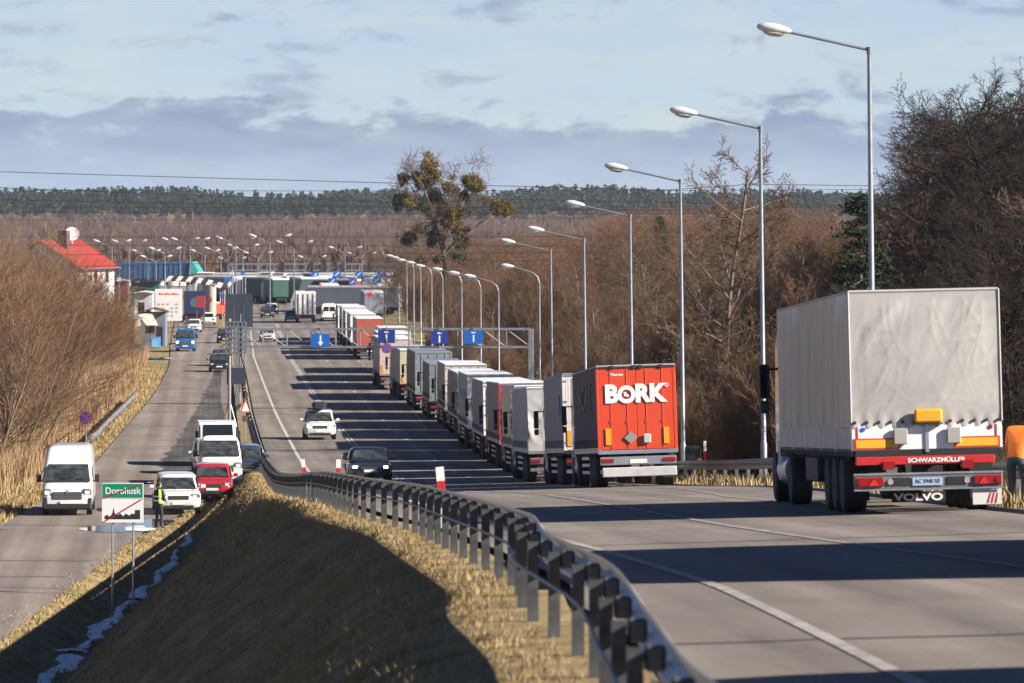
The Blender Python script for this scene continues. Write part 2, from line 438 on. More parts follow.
# ------------------------------------------------------------------ ground: one sheet to the horizon
def build_ground():
    rows = list(np.arange(-60, 20, 8.)) + list(np.arange(20, 260, 1.5)) + list(np.arange(260, 520, 4.)) + list(np.arange(520, 1000, 12.)) + [1000, 1200, 1500, 1900, 2300, 2700, 3100, 3500, 4000, 5000, 7000, 10000]
    ls = list(np.arange(0, 18, .35)) + list(np.arange(18, 40, 1.5)) + [42, 48, 60, 80, 110, 160, 240, 400, 700, 1200, 2500, 6000]
    rs = list(np.arange(.3, 12, .6)) + [13, 15, 18, 22, 28, 36, 50, 70, 100, 150, 240, 400, 800, 1600, 3000, 6000]
    rows = np.array(rows)
    cols = []
    for s in reversed(ls): cols.append(('l', s))
    mids = (lambda d: G(d)-.25, lambda d: G(d)+.33, lambda d: G(d)+.50, lambda d: (G(d)+RE(d))/2, lambda d: RE(d)-.32, lambda d: RE(d)-.14, lambda d: RE(d)+.5)
    for f in mids: cols.append(('m', f))
    for s in rs: cols.append(('r', s))
    A = G(np.minimum(rows, 1000))-.55; B = RE(np.minimum(rows, 1000))+1.0
    X = np.zeros((len(rows), len(cols)))
    for j, (k, s) in enumerate(cols):
        X[:, j] = A-s if k == 'l' else B+s-.3 if k == 'r' else s(np.minimum(rows, 1000))
    D = np.repeat(rows[:, None], len(cols), 1)
    Z = ground_z(X, D)
    V = np.stack([X, D, Z], -1).reshape(-1, 3); n = len(cols)
    i, j = np.meshgrid(np.arange(len(rows)-1), np.arange(n-1), indexing='ij')
    a = (i*n+j).ravel(); F = np.stack([a, a+1, a+n+1, a+n], 1)
    me = raw_mesh('ground', V, F, m_ground, 4)
    me.polygons.foreach_set('use_smooth', [True]*len(me.polygons))
    return structure(link('ground', me))
ground = build_ground()

ROWS = np.concatenate([np.arange(-50, 260, 2.0), np.arange(260, 1001, 4.0)])
def ribbon(name, fl, fr, mat, lift, d0, d1, parent=None, ncol=1, zf=zroad, step=None):
    """a sheet that follows the road between two lateral lines"""
    rows = ROWS[(ROWS >= d0) & (ROWS <= d1)]
    rows = np.unique(np.concatenate([[d0], rows, [d1]]))
    V = []; UV = []
    for d in rows:
        a, b = float(fl(d)), float(fr(d))
        for k in range(ncol+1):
            x = a+(b-a)*k/ncol; V.append((x, d, float(zf(x, d))+lift)); UV.append((x-float(E(d)), d))
    n = ncol+1
    F = [(i*n+k, i*n+k+1, (i+1)*n+k+1, (i+1)*n+k) for i in range(len(rows)-1) for k in range(ncol)]
    me = bpy.data.meshes.new(name); me.from_pydata(V, [], F); me.materials.append(mat)
    uvl = me.uv_layers.new(name='UVMap')
    idx = np.zeros(len(me.loops), np.int32); me.loops.foreach_get('vertex_index', idx)
    uvl.data.foreach_set('uv', np.array(UV, np.float32)[idx].ravel())
    me.polygons.foreach_set('use_smooth', [True]*len(me.polygons)); me.update()
    return link(name, me, parent)
road = structure(ribbon('main_road', lambda d: G(d)+.45, RE, m_road, 0, -50, 980, ncol=6))
zside = lambda x, d: CZ+zS(d)
side_road = structure(ribbon('side_road', SL, lambda d: SL(d)+5.9-np.interp(d, [200, 520], [0, .5]), m_side, 0.02, -50, 860, ncol=4, zf=zside))
SHO = pchip([(222,-13.3),(232,-14.6),(242,-16.9),(283,-18.9),(338,-21.3),(406,-24.4),(470,-27.6),(520,-30.2)])
ribbon('parking_shoulder', lambda d: np.minimum(SHO(d)+.12*np.sin(d*.9)+.1*np.sin(d*2.3), SR(d)-.05), SR, m_patch, .030, 222, 518, side_road, ncol=3, zf=zside)
ribbon('paved_margin', lambda d: SL(d)+5.8, lambda d: np.maximum(SR(d), SL(d)+5.85), m_side, .022, 186, 300, side_road, ncol=1, zf=zside)
# painted lines: parts of the road
LW = .075
def EN(d): return E(d)+np.interp(d, [20, 34, 52, 75, 112], [.0, .1, .42, .35, 0])
def line(off, name='edge_line', d0=20, d1=700, w=LW, mat=None, lift=.009):
    return ribbon(name, lambda d: off(d)-w, lambda d: off(d)+w, mat or m_line, lift, d0, d1, road)
line(E, 'edge_line', 112, 640, .085); line(EN, 'edge_line', -40, 112, .07, M('old_road_paint', (.29,.27,.245), .8, var=.35, vs=2.2, world=True))
for o_ in (-.11, .11): line(lambda d, o_=o_: E(d)+3.45+o_, 'centre_line', 150, 640, .06)
line(lambda d: E(d)+np.interp(d, [40, 55, 65, 80], [4.4, 4.1, 3.7, 3.5]), 'centre_line', -40, 150, .07, m_line_worn)
def lane2(d): return E(d)+np.interp(d, [150, 255, 480], [5.9, 6.65, 6.7])
def lane3(d): return E(d)+np.interp(d, [300, 350, 480], [8.6, 9.6, 9.6])
d_ = 164.0
while d_ < 620: line(lane2, 'lane_dash', d_, d_+4, .06); d_ += 12
d_ = 305.0
while d_ < 560: line(lane3, 'lane_dash', d_, d_+5, .06); d_ += 12
line(lambda d: E(d)+np.interp(d, [90, 110, 175], [6.9, 6.6, 9.3]), 'edge_line', 90, 172, .06, m_line_worn)
# sealed cracks across both roads
for d_ in (41.5, 70, 104, 116, 142, 171, 186, 203, 222, 236, 254, 273, 281, 300, 322, 350, 372, 391, 420, 455):
    w = .03+R.random()*.05; k1 = R.uniform(-.35, .35)
    mb = MB(); pts = []
    a, b = float(G(d_))+.6, (float(E(d_))+3.45 if d_ > 160 and R.random() < .6 else float(RE(d_))-.3)
    n = 14
    for i in range(n+1):
        x = a+(b-a)*i/n; dd = d_+k1*i/n+.07*math.sin(i*1.9+d_)+R.uniform(-.05, .05)
        for s_ in (-w, w): mb.v.append((x, dd+s_, float(zroad(x, dd+s_))+.007))
    mb.f = [(2*i, 2*i+2, 2*i+3, 2*i+1) for i in range(n)]
    mb.build('sealed_crack', m_crack, road, fix=False)
for d_ in (168, 176, 196, 214, 232, 262, 270, 290, 330, 352, 380, 410):
    mb = MB(); a, b = float(SL(d_))+.1, float(SL(d_))+5.4; n = 9; w = R.uniform(.05, .13); k1 = R.uniform(-.6, .6)
    for i in range(n+1):
        x = a+(b-a)*i/n; dd = d_+k1*i/n+R.uniform(-.08, .08)
        for s_ in (-w, w): mb.v.append((x, dd+s_, float(zside(x, dd+s_))+.027))
    mb.f = [(2*i, 2*i+2, 2*i+3, 2*i+1) for i in range(n)]
    mb.build('sealed_crack', m_crack, side_road, fix=False)

# ------------------------------------------------------------------ snow in the ditch, meltwater on the side road
m_snow = M('old_snow', (.70,.74,.80), .55, var=.12, vs=2.5, world=True)
m_water = M('meltwater', (.03,.035,.04), .03, world=True)
def snow_strip():
    mb = MB(); ds = np.arange(100, 194, .9)
    for i, d in enumerate(ds):
        c = float(TOE(d))-.55+.12*math.sin(d*.8); w = (.34+.16*math.sin(d*.53)+R.uniform(-.14, .14))*float(np.interp(d, [100, 150, 194], [1.35, .95, .3]))
        w = max(w, .05)
        for k in (-1, -.5, 0, .5, 1):
            x = c+w*k+R.uniform(-.03, .03); mb.v.append((x, d, gz(x, d)+.07-.09*abs(k)**2))
    for i in range(len(ds)-1):
        if i % 23 == 5: continue
        for k in range(4): a = i*5+k; mb.f.append((a, a+1, a+6, a+5))
    o = mb.build('snow', m_snow, smooth=60, fix=False); return stuff(o)
snow = snow_strip()
def blot(name, x, d, rx, ry, mat, lift, n=28, seed=0):
    mb = MB(); r_ = random.Random(seed); ph = [r_.uniform(0, 6.28) for _ in range(5)]
    mb.v.append((x, d, float(zside(x, d))+lift+.002))
    for i in range(n):
        t = 2*math.pi*i/n; k = 1+.22*math.sin(2*t+ph[0])+.14*math.sin(3*t+ph[1])+.10*math.sin(5*t+ph[2])+.06*math.sin(9*t+ph[3])
        px, py = x+rx*k*math.cos(t), d+ry*k*math.sin(t); mb.v.append((px, py, float(zside(px, py))+lift))
    mb.f = [(0, 1+i, 1+(i+1) % n) for i in range(n)]
    return mb.build(name, mat, fix=False)
for i, (x, d, rx, ry) in enumerate(((-15.1, 231, 1.6, 3.0), (-15.2, 194, 1.2, 3.0), (-14.4, 197, .9, 2.6), (-33.8, 470, 1.6, 4))):
    structure(blot('puddle', x, d, rx, ry, m_water, .034, seed=i))
for i, (x, d, rx, ry) in enumerate(((-14.45, 193.5, .55, 1.6), (-15.9, 230, .8, .9))):
    stuff(blot('snow', x, d, rx, ry, m_snow, .045, seed=i+9))

# ------------------------------------------------------------------ guard rails
WPROF = [(0,-.155),(.0,-.12),(.055,-.085),(.055,-.045),(0,-.01),(0,.01),(.055,.045),(.055,.085),(0,.12),(0,.155)]   # (towards traffic, height)
def guard_rail(label, path, zf, side, ds, beam_h=.6, post_len=1.5, mat=m_galv, postmat=m_galv_dark, back_tube=False, spacer=True, name='guard_rail', posts_every=1):
    x0, d0 = float(path(ds[0])), float(ds[0])
    t = thing(name, label, 'guard rail', (x0, d0, float(zf(x0, d0))))
    o = Vector(t.location)
    pm = MB()                                                     # a C-shaped post
    pm.box(-.05, .05, -.06, -.052, -post_len+.72, .70); pm.box(-.05, -.042, -.0522, .05, -post_len+.72, .70); pm.box(.042, .05, -.0522, .05, -post_len+.72, .70)
    pme = pm.mesh('post', postmat)
    sm = MB().box(-.045, .085, -.035, .035, beam_h-.05, beam_h+.11, .02); sme = sm.mesh('spacer', M('spacer_steel', (.13,.135,.14), .5, .4, var=.3, vs=8) if spacer == 'dark' else postmat)
    for i, d in enumerate(ds):
        x = float(path(d)); z = float(zf(x, d))
        yaw = math.atan2(-(float(path(d+1))-float(path(d-1))), 2)
        if i % posts_every == 0:
            p = link('post', pme, t, Vector((x-side*.12, d, z))-o, (0, 0, yaw))
            if spacer: link('spacer', sme, t, Vector((x-side*.02, d, z))-o, (0, 0, yaw))
        if i < len(ds)-1:
            d2 = ds[i+1]+.03; mb = MB(); rings = []
            for k in range(3):
                dd = d+(d2-d)*k/2; xx = float(path(dd)); zz = float(zf(xx, dd))
                rings.append((xx+side*.075, dd, zz+beam_h))
            for (xx, dd, zz) in rings:
                for w_, h_ in WPROF: mb.v.append((xx+side*w_-o.x, dd-o.y, zz+h_-o.z))
                for w_, h_ in reversed(WPROF): mb.v.append((xx+side*(w_-.006)-o.x, dd-o.y, zz+h_-o.z))
            n = 2*len(WPROF)
            for k in range(2):
                for j in range(n): mb.f.append((k*n+j, k*n+(j+1) % n, (k+1)*n+(j+1) % n, (k+1)*n+j))
            mb.f.append(tuple(range(n))); mb.f.append(tuple(range(2*n, 3*n)))
            mb.build('beam', mat, t, smooth=40)
    if back_tube:
        pts = []
        for d in ds:
            for k in (0, .5):
                dd = d+k*2.9; x = float(path(dd)); pts.append(Vector((x-side*.21, dd, float(zf(x, dd))+.44))-o)
        MB().tube(pts, .016, 6).build('back_strip', m_galv_dark, t, smooth=60)
    return t
zpost = lambda x, d: zroad(x, d)
dl = list(np.arange(18, 130, 2.9))+list(np.arange(130, 300, 4.0))+list(np.arange(300, 470, 8.0))
guard_rail('long galvanised guard rail with dark posts curving along the left edge of the main road', G, zpost, 1, dl, spacer='dark', back_tube=True, postmat=m_post)
def GR(d): return RE(d)+.85
guard_rail('grey guard rail on the right verge between the two lorries and the wood', GR, zpost, -1, list(np.arange(58, 330, 4.0)), post_len=1.3, mat=m_galv_dark)
def GS(d): return SL(d)-.9+np.interp(d, [262, 275, 345], [-.2, 0, .0])
guard_rail('short bright guard rail beside the side road behind the white van', GS, zside, 1, list(np.arange(270, 352, 4.0)), post_len=1.1)

# ------------------------------------------------------------------ vehicles
def sgp(v, p): return math.copysign(abs(v)**p, v)
def sring(hw, z0, z1, y, n=20, e=5.0):
    zc, h = (z0+z1)/2, (z1-z0)/2
    return [(hw*sgp(math.cos(2*math.pi*k/n+.157), 2/e), y, zc+h*sgp(math.sin(2*math.pi*k/n+.157), 2/e)) for k in range(n)]
def hring(hw, y0, y1, z, n=24, e=6.0):
    yc, h = (y0+y1)/2, (y1-y0)/2
    return [(hw*sgp(math.cos(2*math.pi*k/n+.131), 2/e), yc+h*sgp(math.sin(2*math.pi*k/n+.131), 2/e), z) for k in range(n)]
WHEELS = {}
def wheel_meshes(r, w, rimmat, hub=.62):
    key = (round(r, 3), round(w, 3), rimmat.name)
    if key not in WHEELS:
        ty = MB().lathe([(-w/2, r*.62), (-w/2, r*.9), (-w*.36, r), (w*.36, r), (w/2, r*.9), (w/2, r*.62)], 22).mesh('tyre', m_black, 40)
        rm = MB().lathe([(-w/2+.02, r*.60), (-w/2+.006, r*hub), (-w*.30, r*hub*.92), (-w*.24, r*.30), (-w*.46, r*.22), (-w*.46, .02)], 18)
        rm.lathe([(w/2-.02, r*.60), (w/2-.006, r*hub), (w*.30, r*hub*.92), (w*.24, r*.30), (w*.46, r*.22), (w*.46, .02)], 18)
        for k in range(5):
            a = 2*math.pi*k/5+.3
            for s in (-1, 1):
                x = s*w*.40; c, sn = math.cos(a), math.sin(a)
                mbq = [(x, c*r*.2-sn*r*.07, sn*r*.2+c*r*.07), (x, c*r*.2+sn*r*.07, sn*r*.2-c*r*.07), (x, c*r*.58+sn*r*.05, sn*r*.58-c*r*.05), (x, c*r*.58-sn*r*.05, sn*r*.58+c*r*.05)]
                rm.slab(mbq, .012)
        WHEELS[key] = (ty, rm.mesh('rim', rimmat, 40))
    return WHEELS[key]
def wheel(parent, x, y, r, w, rimmat):
    ty, rm = wheel_meshes(r, w, rimmat)
    o = link('wheel', ty, parent, (x, y, r)); link('rim', rm, o); return o
m_rim = M('alloy_rim', (.45,.46,.47), .35, .8)
m_truckrim = M('dusty_steel_rim', (.20,.20,.20), .55, .5, var=.3, vs=6)
m_head = M('headlamp_glass', (.75,.78,.80), .1, coat=.8)
m_headdark = M('headlamp_housing', (.16,.17,.18), .12, .3, coat=.9)
m_lit = M('lit_headlamp', (1.0,.96,.86), .2, emit=6.0)
m_trim = M('black_plastic', (.025,.025,.027), .5)
PAINT = {}
def paint(n, c, rough=.28):
    return M('paint_'+n, c, rough, .0, var=.04, vs=1.5, coat=.8)
def pose(x, d, facing=0.0, z=None):
    """on the main road plane; facing 0 = driving away from the camera"""
    yaw = math.atan2(-(float(T(d+2))-float(T(d-2))), 4) if facing == 0 else facing
    return (x, d, float(zroad(x, d)) if z is None else z), yaw
def car(name, label, cat, x, d, z, yaw, L=4.4, Wd=1.8, H=1.5, belt=.95, hood=.86, mat=None, kind='suv', lit=False, pitch=0.0, roll=0.0, group=None, detail=True, plate=m_plate, roofbox=False, rails=False, back=False):
    t = thing(name, label, cat, (x, d, z), (pitch, roll, yaw), group)
    hw = Wd/2; f = L/2; r_ = .34 if kind != 'sedan' else .31
    bz = .24
    if kind == 'sedan': st = [(f, .33, .58, .74), (f-.06, .24, .66, .86), (f-.25, .22, .74, .955), (f-.75, bz, hood-.03, .99), (f-1.2, bz, hood, 1), (-f+1.0, bz, belt, 1), (-f+.25, bz+.03, belt-.03, .97), (-f+.05, .34, belt-.1, .90), (-f, .42, belt-.18, .84)]; ya, yb, yc, yd = f-1.25, -f+.55, f-2.05, -f+1.35
    elif kind == 'hatch': st = [(f, .33, .60, .74), (f-.06, .24, .70, .86), (f-.22, .22, .78, .955), (f-.65, bz, hood-.02, .99), (f-1.05, bz, hood, 1), (-f+.6, bz, belt, 1), (-f+.12, bz+.03, belt-.02, .96), (-f, .40, belt-.12, .88)]; ya, yb, yc, yd = f-1.0, -f+.10, f-1.85, -f+.55
    else: st = [(f, .38, .70, .76), (f-.06, .28, .82, .88), (f-.20, .26, hood-.10, .96), (f-.55, bz+.03, hood-.01, .99), (f-1.0, bz+.03, hood+.02, 1), (-f+.5, bz+.03, belt, 1), (-f+.1, bz+.06, belt-.02, .97), (-f, .42, belt-.1, .90)]; ya, yb, yc, yd = f-.95, -f+.06, f-1.65, -f+.40
    MB().loft([sring(hw*k, a, b, y, e=5.5) for y, a, b, k in st]).build('body', mat, t, smooth=38)
    w0, w1, w2 = hw*.955, hw*.80, hw*.70
    def lv(k, zz, wk): return hring(wk, yb+(yd-yb)*k, ya+(yc-ya)*k, zz)
    zb, zr = belt-.07, H-.05
    MB().loft([lv(0, zb, w0), lv(.12, zb+.07, w0*.985), lv(.9, zr-.03, w1+.02), lv(1.0, zr+.02, w2+.03), hring(w2*.8, yd+.15, yc-.12, H-.006), hring(w2*.3, yd+.5, yc-.5, H)]).build('cabin', mat, t, smooth=50)
    def gp(k, s): return (yb+(yd-yb)*k, ya+(yc-ya)*k, zb+(zr-zb)*k, w0+(w1-w0)*k)
    lo, hi = gp(.17, 0), gp(.88, 0)
    o_ = .04
    MB().slab([(-lo[3]*.86, lo[1]+o_, lo[2]), (-hi[3]*.82, hi[1]+o_, hi[2]), (hi[3]*.82, hi[1]+o_, hi[2]), (lo[3]*.86, lo[1]+o_, lo[2])][::-1], .012).build('windscreen', m_screen, t)
    MB().slab([(-lo[3]*.86, lo[0]-o_, lo[2]), (-hi[3]*.84, hi[0]-o_, hi[2]), (hi[3]*.84, hi[0]-o_, hi[2]), (lo[3]*.86, lo[0]-o_, lo[2])], .012).build('rear_window', m_glass, t)
    MB().slab([(-lo[3]*.90, lo[1]+o_-.004, lo[2]-.03), (-lo[3]*.90, lo[1]+o_-.004, lo[2]+.02), (lo[3]*.90, lo[1]+o_-.004, lo[2]+.02), (lo[3]*.90, lo[1]+o_-.004, lo[2]-.03)][::-1], .03).build('cowl', m_trim, t)
    for wx in (-.55, .05): MB().tube([(wx*hw, lo[1]+o_+.03, lo[2]+.0), (wx*hw+.50*hw, lo[1]+(hi[1]-lo[1])*.22+o_+.03, lo[2]+(hi[2]-lo[2])*.22)], .010, 4).build('wiper', m_trim, t)
    for s in (-1, 1):
        ym = (ya+yb)/2+.05
        for a0, a1, b0, b1 in ((lo[0]+.22, ym-.04, hi[0]+.12, ym-.04), (ym+.04, lo[1]-.20, ym+.04, hi[1]-.10)):
            q = [(s*(lo[3]+.012), a0, lo[2]+.02), (s*(lo[3]+.012), a1, lo[2]+.02), (s*(hi[3]+.018), b1, hi[2]-.01), (s*(hi[3]+.018), b0, hi[2]-.01)]
            MB().slab(q if s > 0 else q[::-1], .008).build('side_window', m_glass, t)
        mr = MB().box(s*(hw+.11)-.10, s*(hw+.11)+.10, ya-.52, ya-.40, belt+.02, belt+.17, .03); mr.box(min(s*(hw-.08), s*(hw+.05)), max(s*(hw-.08), s*(hw+.05)), ya-.50, ya-.44, belt+.02, belt+.06)
        mr.build('mirror', mat if detail else m_trim, t, smooth=30)
        for y in (f-.85, -f+.80):
            wheel(t, s*(hw-.115), y, r_, .24, m_rim)
            arch = MB(); n = 9
            arch.f = []
            for k in range(n+1):
                a = math.pi*k/n
                for rr in (r_*.98, r_*1.16): arch.v.append((s*(hw+.006), y+rr*math.cos(a), r_+rr*math.sin(a)))
            arch.f = [(2*k, 2*k+1, 2*k+3, 2*k+2) for k in range(n)]
            arch.build('wheel_arch', m_trim, t, fix=False)
        zl = st[2][2]
        hl_ = MB().box(s*hw*.72-.20, s*hw*.72+.20, f-.24, f-.035, zl-.19, zl-.01, .045).build('headlight', m_headdark, t, smooth=30)
        MB().box(s*hw*.70-.085, s*hw*.70+.085, f-.035, f-.02, zl-.15, zl-.05, .006).build('lens', m_lit if lit else m_head, hl_)
        MB().box(s*hw*.72-.15, s*hw*.72+.15, -f-.012, -f+.12, belt-.34, belt-.14, .02).build('tail_light', m_redlens, t)
        if detail: MB().box(s*hw*.64-.09, s*hw*.64+.09, f-.12, f-.015, .38, .46, .015).build('fog_light', m_trim, t)
    zg = st[2][2]
    MB().box(-hw*.46, hw*.46, f-.10, f+.014, zg-.25, zg-.07, .03).build('grille', m_trim, t)
    MB().box(-hw*.40, hw*.40, f+.014, f+.024, zg-.165, zg-.145).build('grille_bar', m_chrome, t)
    MB().box(-hw*.66, hw*.66, f-.12, f+.012, .25, .42, .03).build('air_intake', m_trim, t)
    MB().box(-.26, .26, f+.004, f+.024, .43, .54).build('number_plate', plate, t)
    MB().box(-.26, .26, -f-.022, -f-.004, .50, .61).build('number_plate', plate, t)
    if rails:
        for s in (-1, 1): MB().tube([(s*w2*.95, yd+.3, H-.02), (s*w2*.95, yd+.35, H+.05), (s*w2*.95, yc-.35, H+.05), (s*w2*.95, yc-.28, H-.02)], .018, 6).build('roof_rail', m_trim, t)
    if roofbox:
        MB().loft([sring(.30, H+.08, H+.36, -1.05, e=4), sring(.40, H+.06, H+.42, -.9, e=4), sring(.42, H+.06, H+.44, 0, e=4), sring(.40, H+.06, H+.40, .7, e=4), sring(.26, H+.08, H+.28, .98, e=4)]).build('roof_box', m_trim, t, smooth=40)
        for y in (-.6, .5): MB().box(-w2, w2, y-.03, y+.03, H+.02, H+.065).build('roof_bar', m_trim, t)
    return t

def van(name, label, x, d, z, yaw, mat, L=5.6, Wd=2.05, H=2.5, pitch=0, lit=False, group=None, roofmat=None, windows=False, bumper=m_trim):
    t = thing(name, label, 'van', (x, d, z), (pitch, 0, yaw), group)
    f = L/2; hw = Wd/2; zh = 1.18
    st = [(f, .36, .80, .80), (f-.07, .30, .96, .90), (f-.25, .28, 1.10, .97), (f-.55, .28, zh+.06, 1), (f-.9, .28, zh+.14, 1), (f-1.0, .28, zh+.2, 1)]
    MB().loft([sring(hw*k, a, b, y, e=7) for y, a, b, k in st]).build('bonnet', mat, t, smooth=38)
    # cab and load space: one shell that leans in towards the roof
    def tall(y, k, top, e=8):
        out_ = []
        for (px, py, pz) in sring(hw*k, .28, top, y, 28, e):
            lean = max(0, (pz-1.3)/(H-1.3)) if H > 1.3 else 0
            out_.append((px*(1-.10*lean**1.4), py, pz))
        return out_
    MB().loft([tall(f-.92, .995, zh+.26), tall(f-1.25, 1, 1.62), tall(f-1.55, 1, 2.02), tall(f-1.75, 1, 2.24), tall(f-2.15, 1, H-.08), tall(f-2.7, 1, H), tall(-f+.3, 1, H), tall(-f+.05, .98, H-.06), tall(-f, .95, H-.16)]).build('body', mat, t, smooth=38)
    zlo, zhi, ylo, yhi = zh+.20, 2.02, f-.88, f-1.52
    MB().slab([(-hw*.90, ylo+.035, zlo+.03), (hw*.90, ylo+.035, zlo+.03), (hw*.80, yhi+.05, zhi), (-hw*.80, yhi+.05, zhi)][::-1], .012).build('windscreen', m_screen, t)
    for wx in (-.6, .05): MB().tube([(wx*hw, ylo+.07, zlo+.04), (wx*hw+.55*hw, ylo+(yhi-ylo)*.25+.07, zlo+(zhi-zlo)*.25)], .012, 4).build('wiper', m_trim, t)
    MB().box(-hw*.9, hw*.9, ylo-.02, ylo+.06, zlo-.05, zlo+.03, .02).build('cowl', m_trim, t)
    MB().box(-hw*.86, hw*.86, f-2.02, f-1.98, 2.14, 2.17).build('roof_seam', m_galv_dark, t)
    for s in (-1, 1):
        q = [(s*(hw+.004), f-2.0, 1.32), (s*(hw+.004), f-1.15, 1.32), (s*(hw*.965+.004), f-1.5, 1.86), (s*(hw*.955+.004), f-2.0, 1.95)]
        MB().slab(q if s > 0 else q[::-1], .008).build('side_window', m_glass, t)
        if windows:
            for k in range(2):
                y0 = f-2.25-k*1.45
                q = [(s*(hw+.004), y0-1.3, 1.32), (s*(hw+.004), y0, 1.32), (s*(hw*.955+.004), y0, 1.9), (s*(hw*.955+.004), y0-1.3, 1.9)]
                MB().slab(q if s > 0 else q[::-1], .008).build('side_window', m_glass, t)
        mr = MB().box(s*(hw+.17)-.10, s*(hw+.17)+.10, f-1.42, f-1.30, 1.30, 1.62, .03); mr.box(min(s*hw*.9, s*(hw+.1)), max(s*hw*.9, s*(hw+.1)), f-1.39, f-1.34, 1.32, 1.37); mr.build('mirror', m_trim, t, smooth=30)
        hl_ = MB().box(s*hw*.80-.18, s*hw*.80+.18, f-.44, f-.03, .80, 1.10, .07).build('headlight', m_headdark, t, smooth=30)
        MB().box(s*hw*.80-.10, s*hw*.80+.10, f-.03, f-.012, .86, 1.02, .006).build('lens', m_lit if lit else m_head, hl_)
        MB().box(s*hw*.80-.19, s*hw*.80+.19, f-.30, f-.01, .30, .74, .05).build('bumper_corner', bumper, t, smooth=30)
        MB().box(s*hw*.86-.09, s*hw*.86+.09, -f-.02, -f+.1, .95, 1.5, .02).build('tail_light', m_redlens, t)
        for y in (f-.95, -f+1.15): wheel(t, s*(hw-.13), y, .34, .23, m_rim)
    MB().box(-hw*.60, hw*.60, f-.16, f+.025, .66, .97, .03).build('grille', m_trim, t)
    for k in range(3): MB().box(-hw*.56, hw*.56, f+.025, f+.037, .72+.08*k, .742+.08*k).build('grille_bar', m_alu, t)
    MB().lathe([(f-.05, .07), (f+.045, .06)], 10, 'y', (0, 0, .99)).build('badge', m_alu, t)
    MB().box(-hw*.985, hw*.985, f-.28, f+.04, .26, .52, .06).build('bumper', bumper, t, smooth=30)
    MB().box(-.27, .27, f+.041, f+.06, .50, .63).build('number_plate', m_plate, t)
    for s in (-1, 1):
        q = [(s*.06, -f-.004, 1.35), (s*.78, -f-.004, 1.35), (s*.72, -f-.004, 1.95), (s*.06, -f-.004, 1.95)]
        MB().slab(q[::s], .014).build('rear_window', m_glass, t)
    MB().box(-hw*.9, hw*.9, -f-.05, -f+.05, .36, .56, .03).build('rear_bumper', bumper, t)
    return t

def folds(seed, n, ws=(.05, .16), amp=(.012, .04), diag=None):
    r_ = random.Random(seed); L_ = []
    for _ in range(n):
        a = r_.gauss(*(diag or (1.57, .5))); L_.append((r_.uniform(-1.4, 1.4), r_.uniform(0, 2.7), math.cos(a), math.sin(a), r_.uniform(*ws), r_.uniform(*amp)*r_.choice((1, 1, -.6)), r_.uniform(.25, 1.1)))
    def f(x, z):
        s = 0
        for (cx, cz, ca, sa, w, a, ln) in L_:
            u = (x-cx)*ca+(z-cz)*sa; v = -(x-cx)*sa+(z-cz)*ca+.12*math.sin(u*3)
            s += a*math.exp(-(v/w)**2-(u/ln)**2)
        return s
    return f
def wavy(s, xo, y0, y1, z0, z1, amp, n=40, seed=0, m=6):
    r_ = random.Random(seed); ph = [r_.uniform(0, 6.3) for _ in range(4)]
    def fn(u, v):
        y = y0+(y1-y0)*u; z = z0+(z1-z0)*v; k = math.sin(math.pi*min(1, max(0, u)))**.3*(math.sin(math.pi*v)**.5 if 0 < v < 1 else 0)
        w = amp*k*(math.sin(y*2.1+ph[0])+.6*math.sin(y*4.7+ph[1]+v)+.4*math.sin(y*9.3+ph[2]+2*v))
        return (s*(xo+w), y, z)
    return MB().grid(fn, n, m)
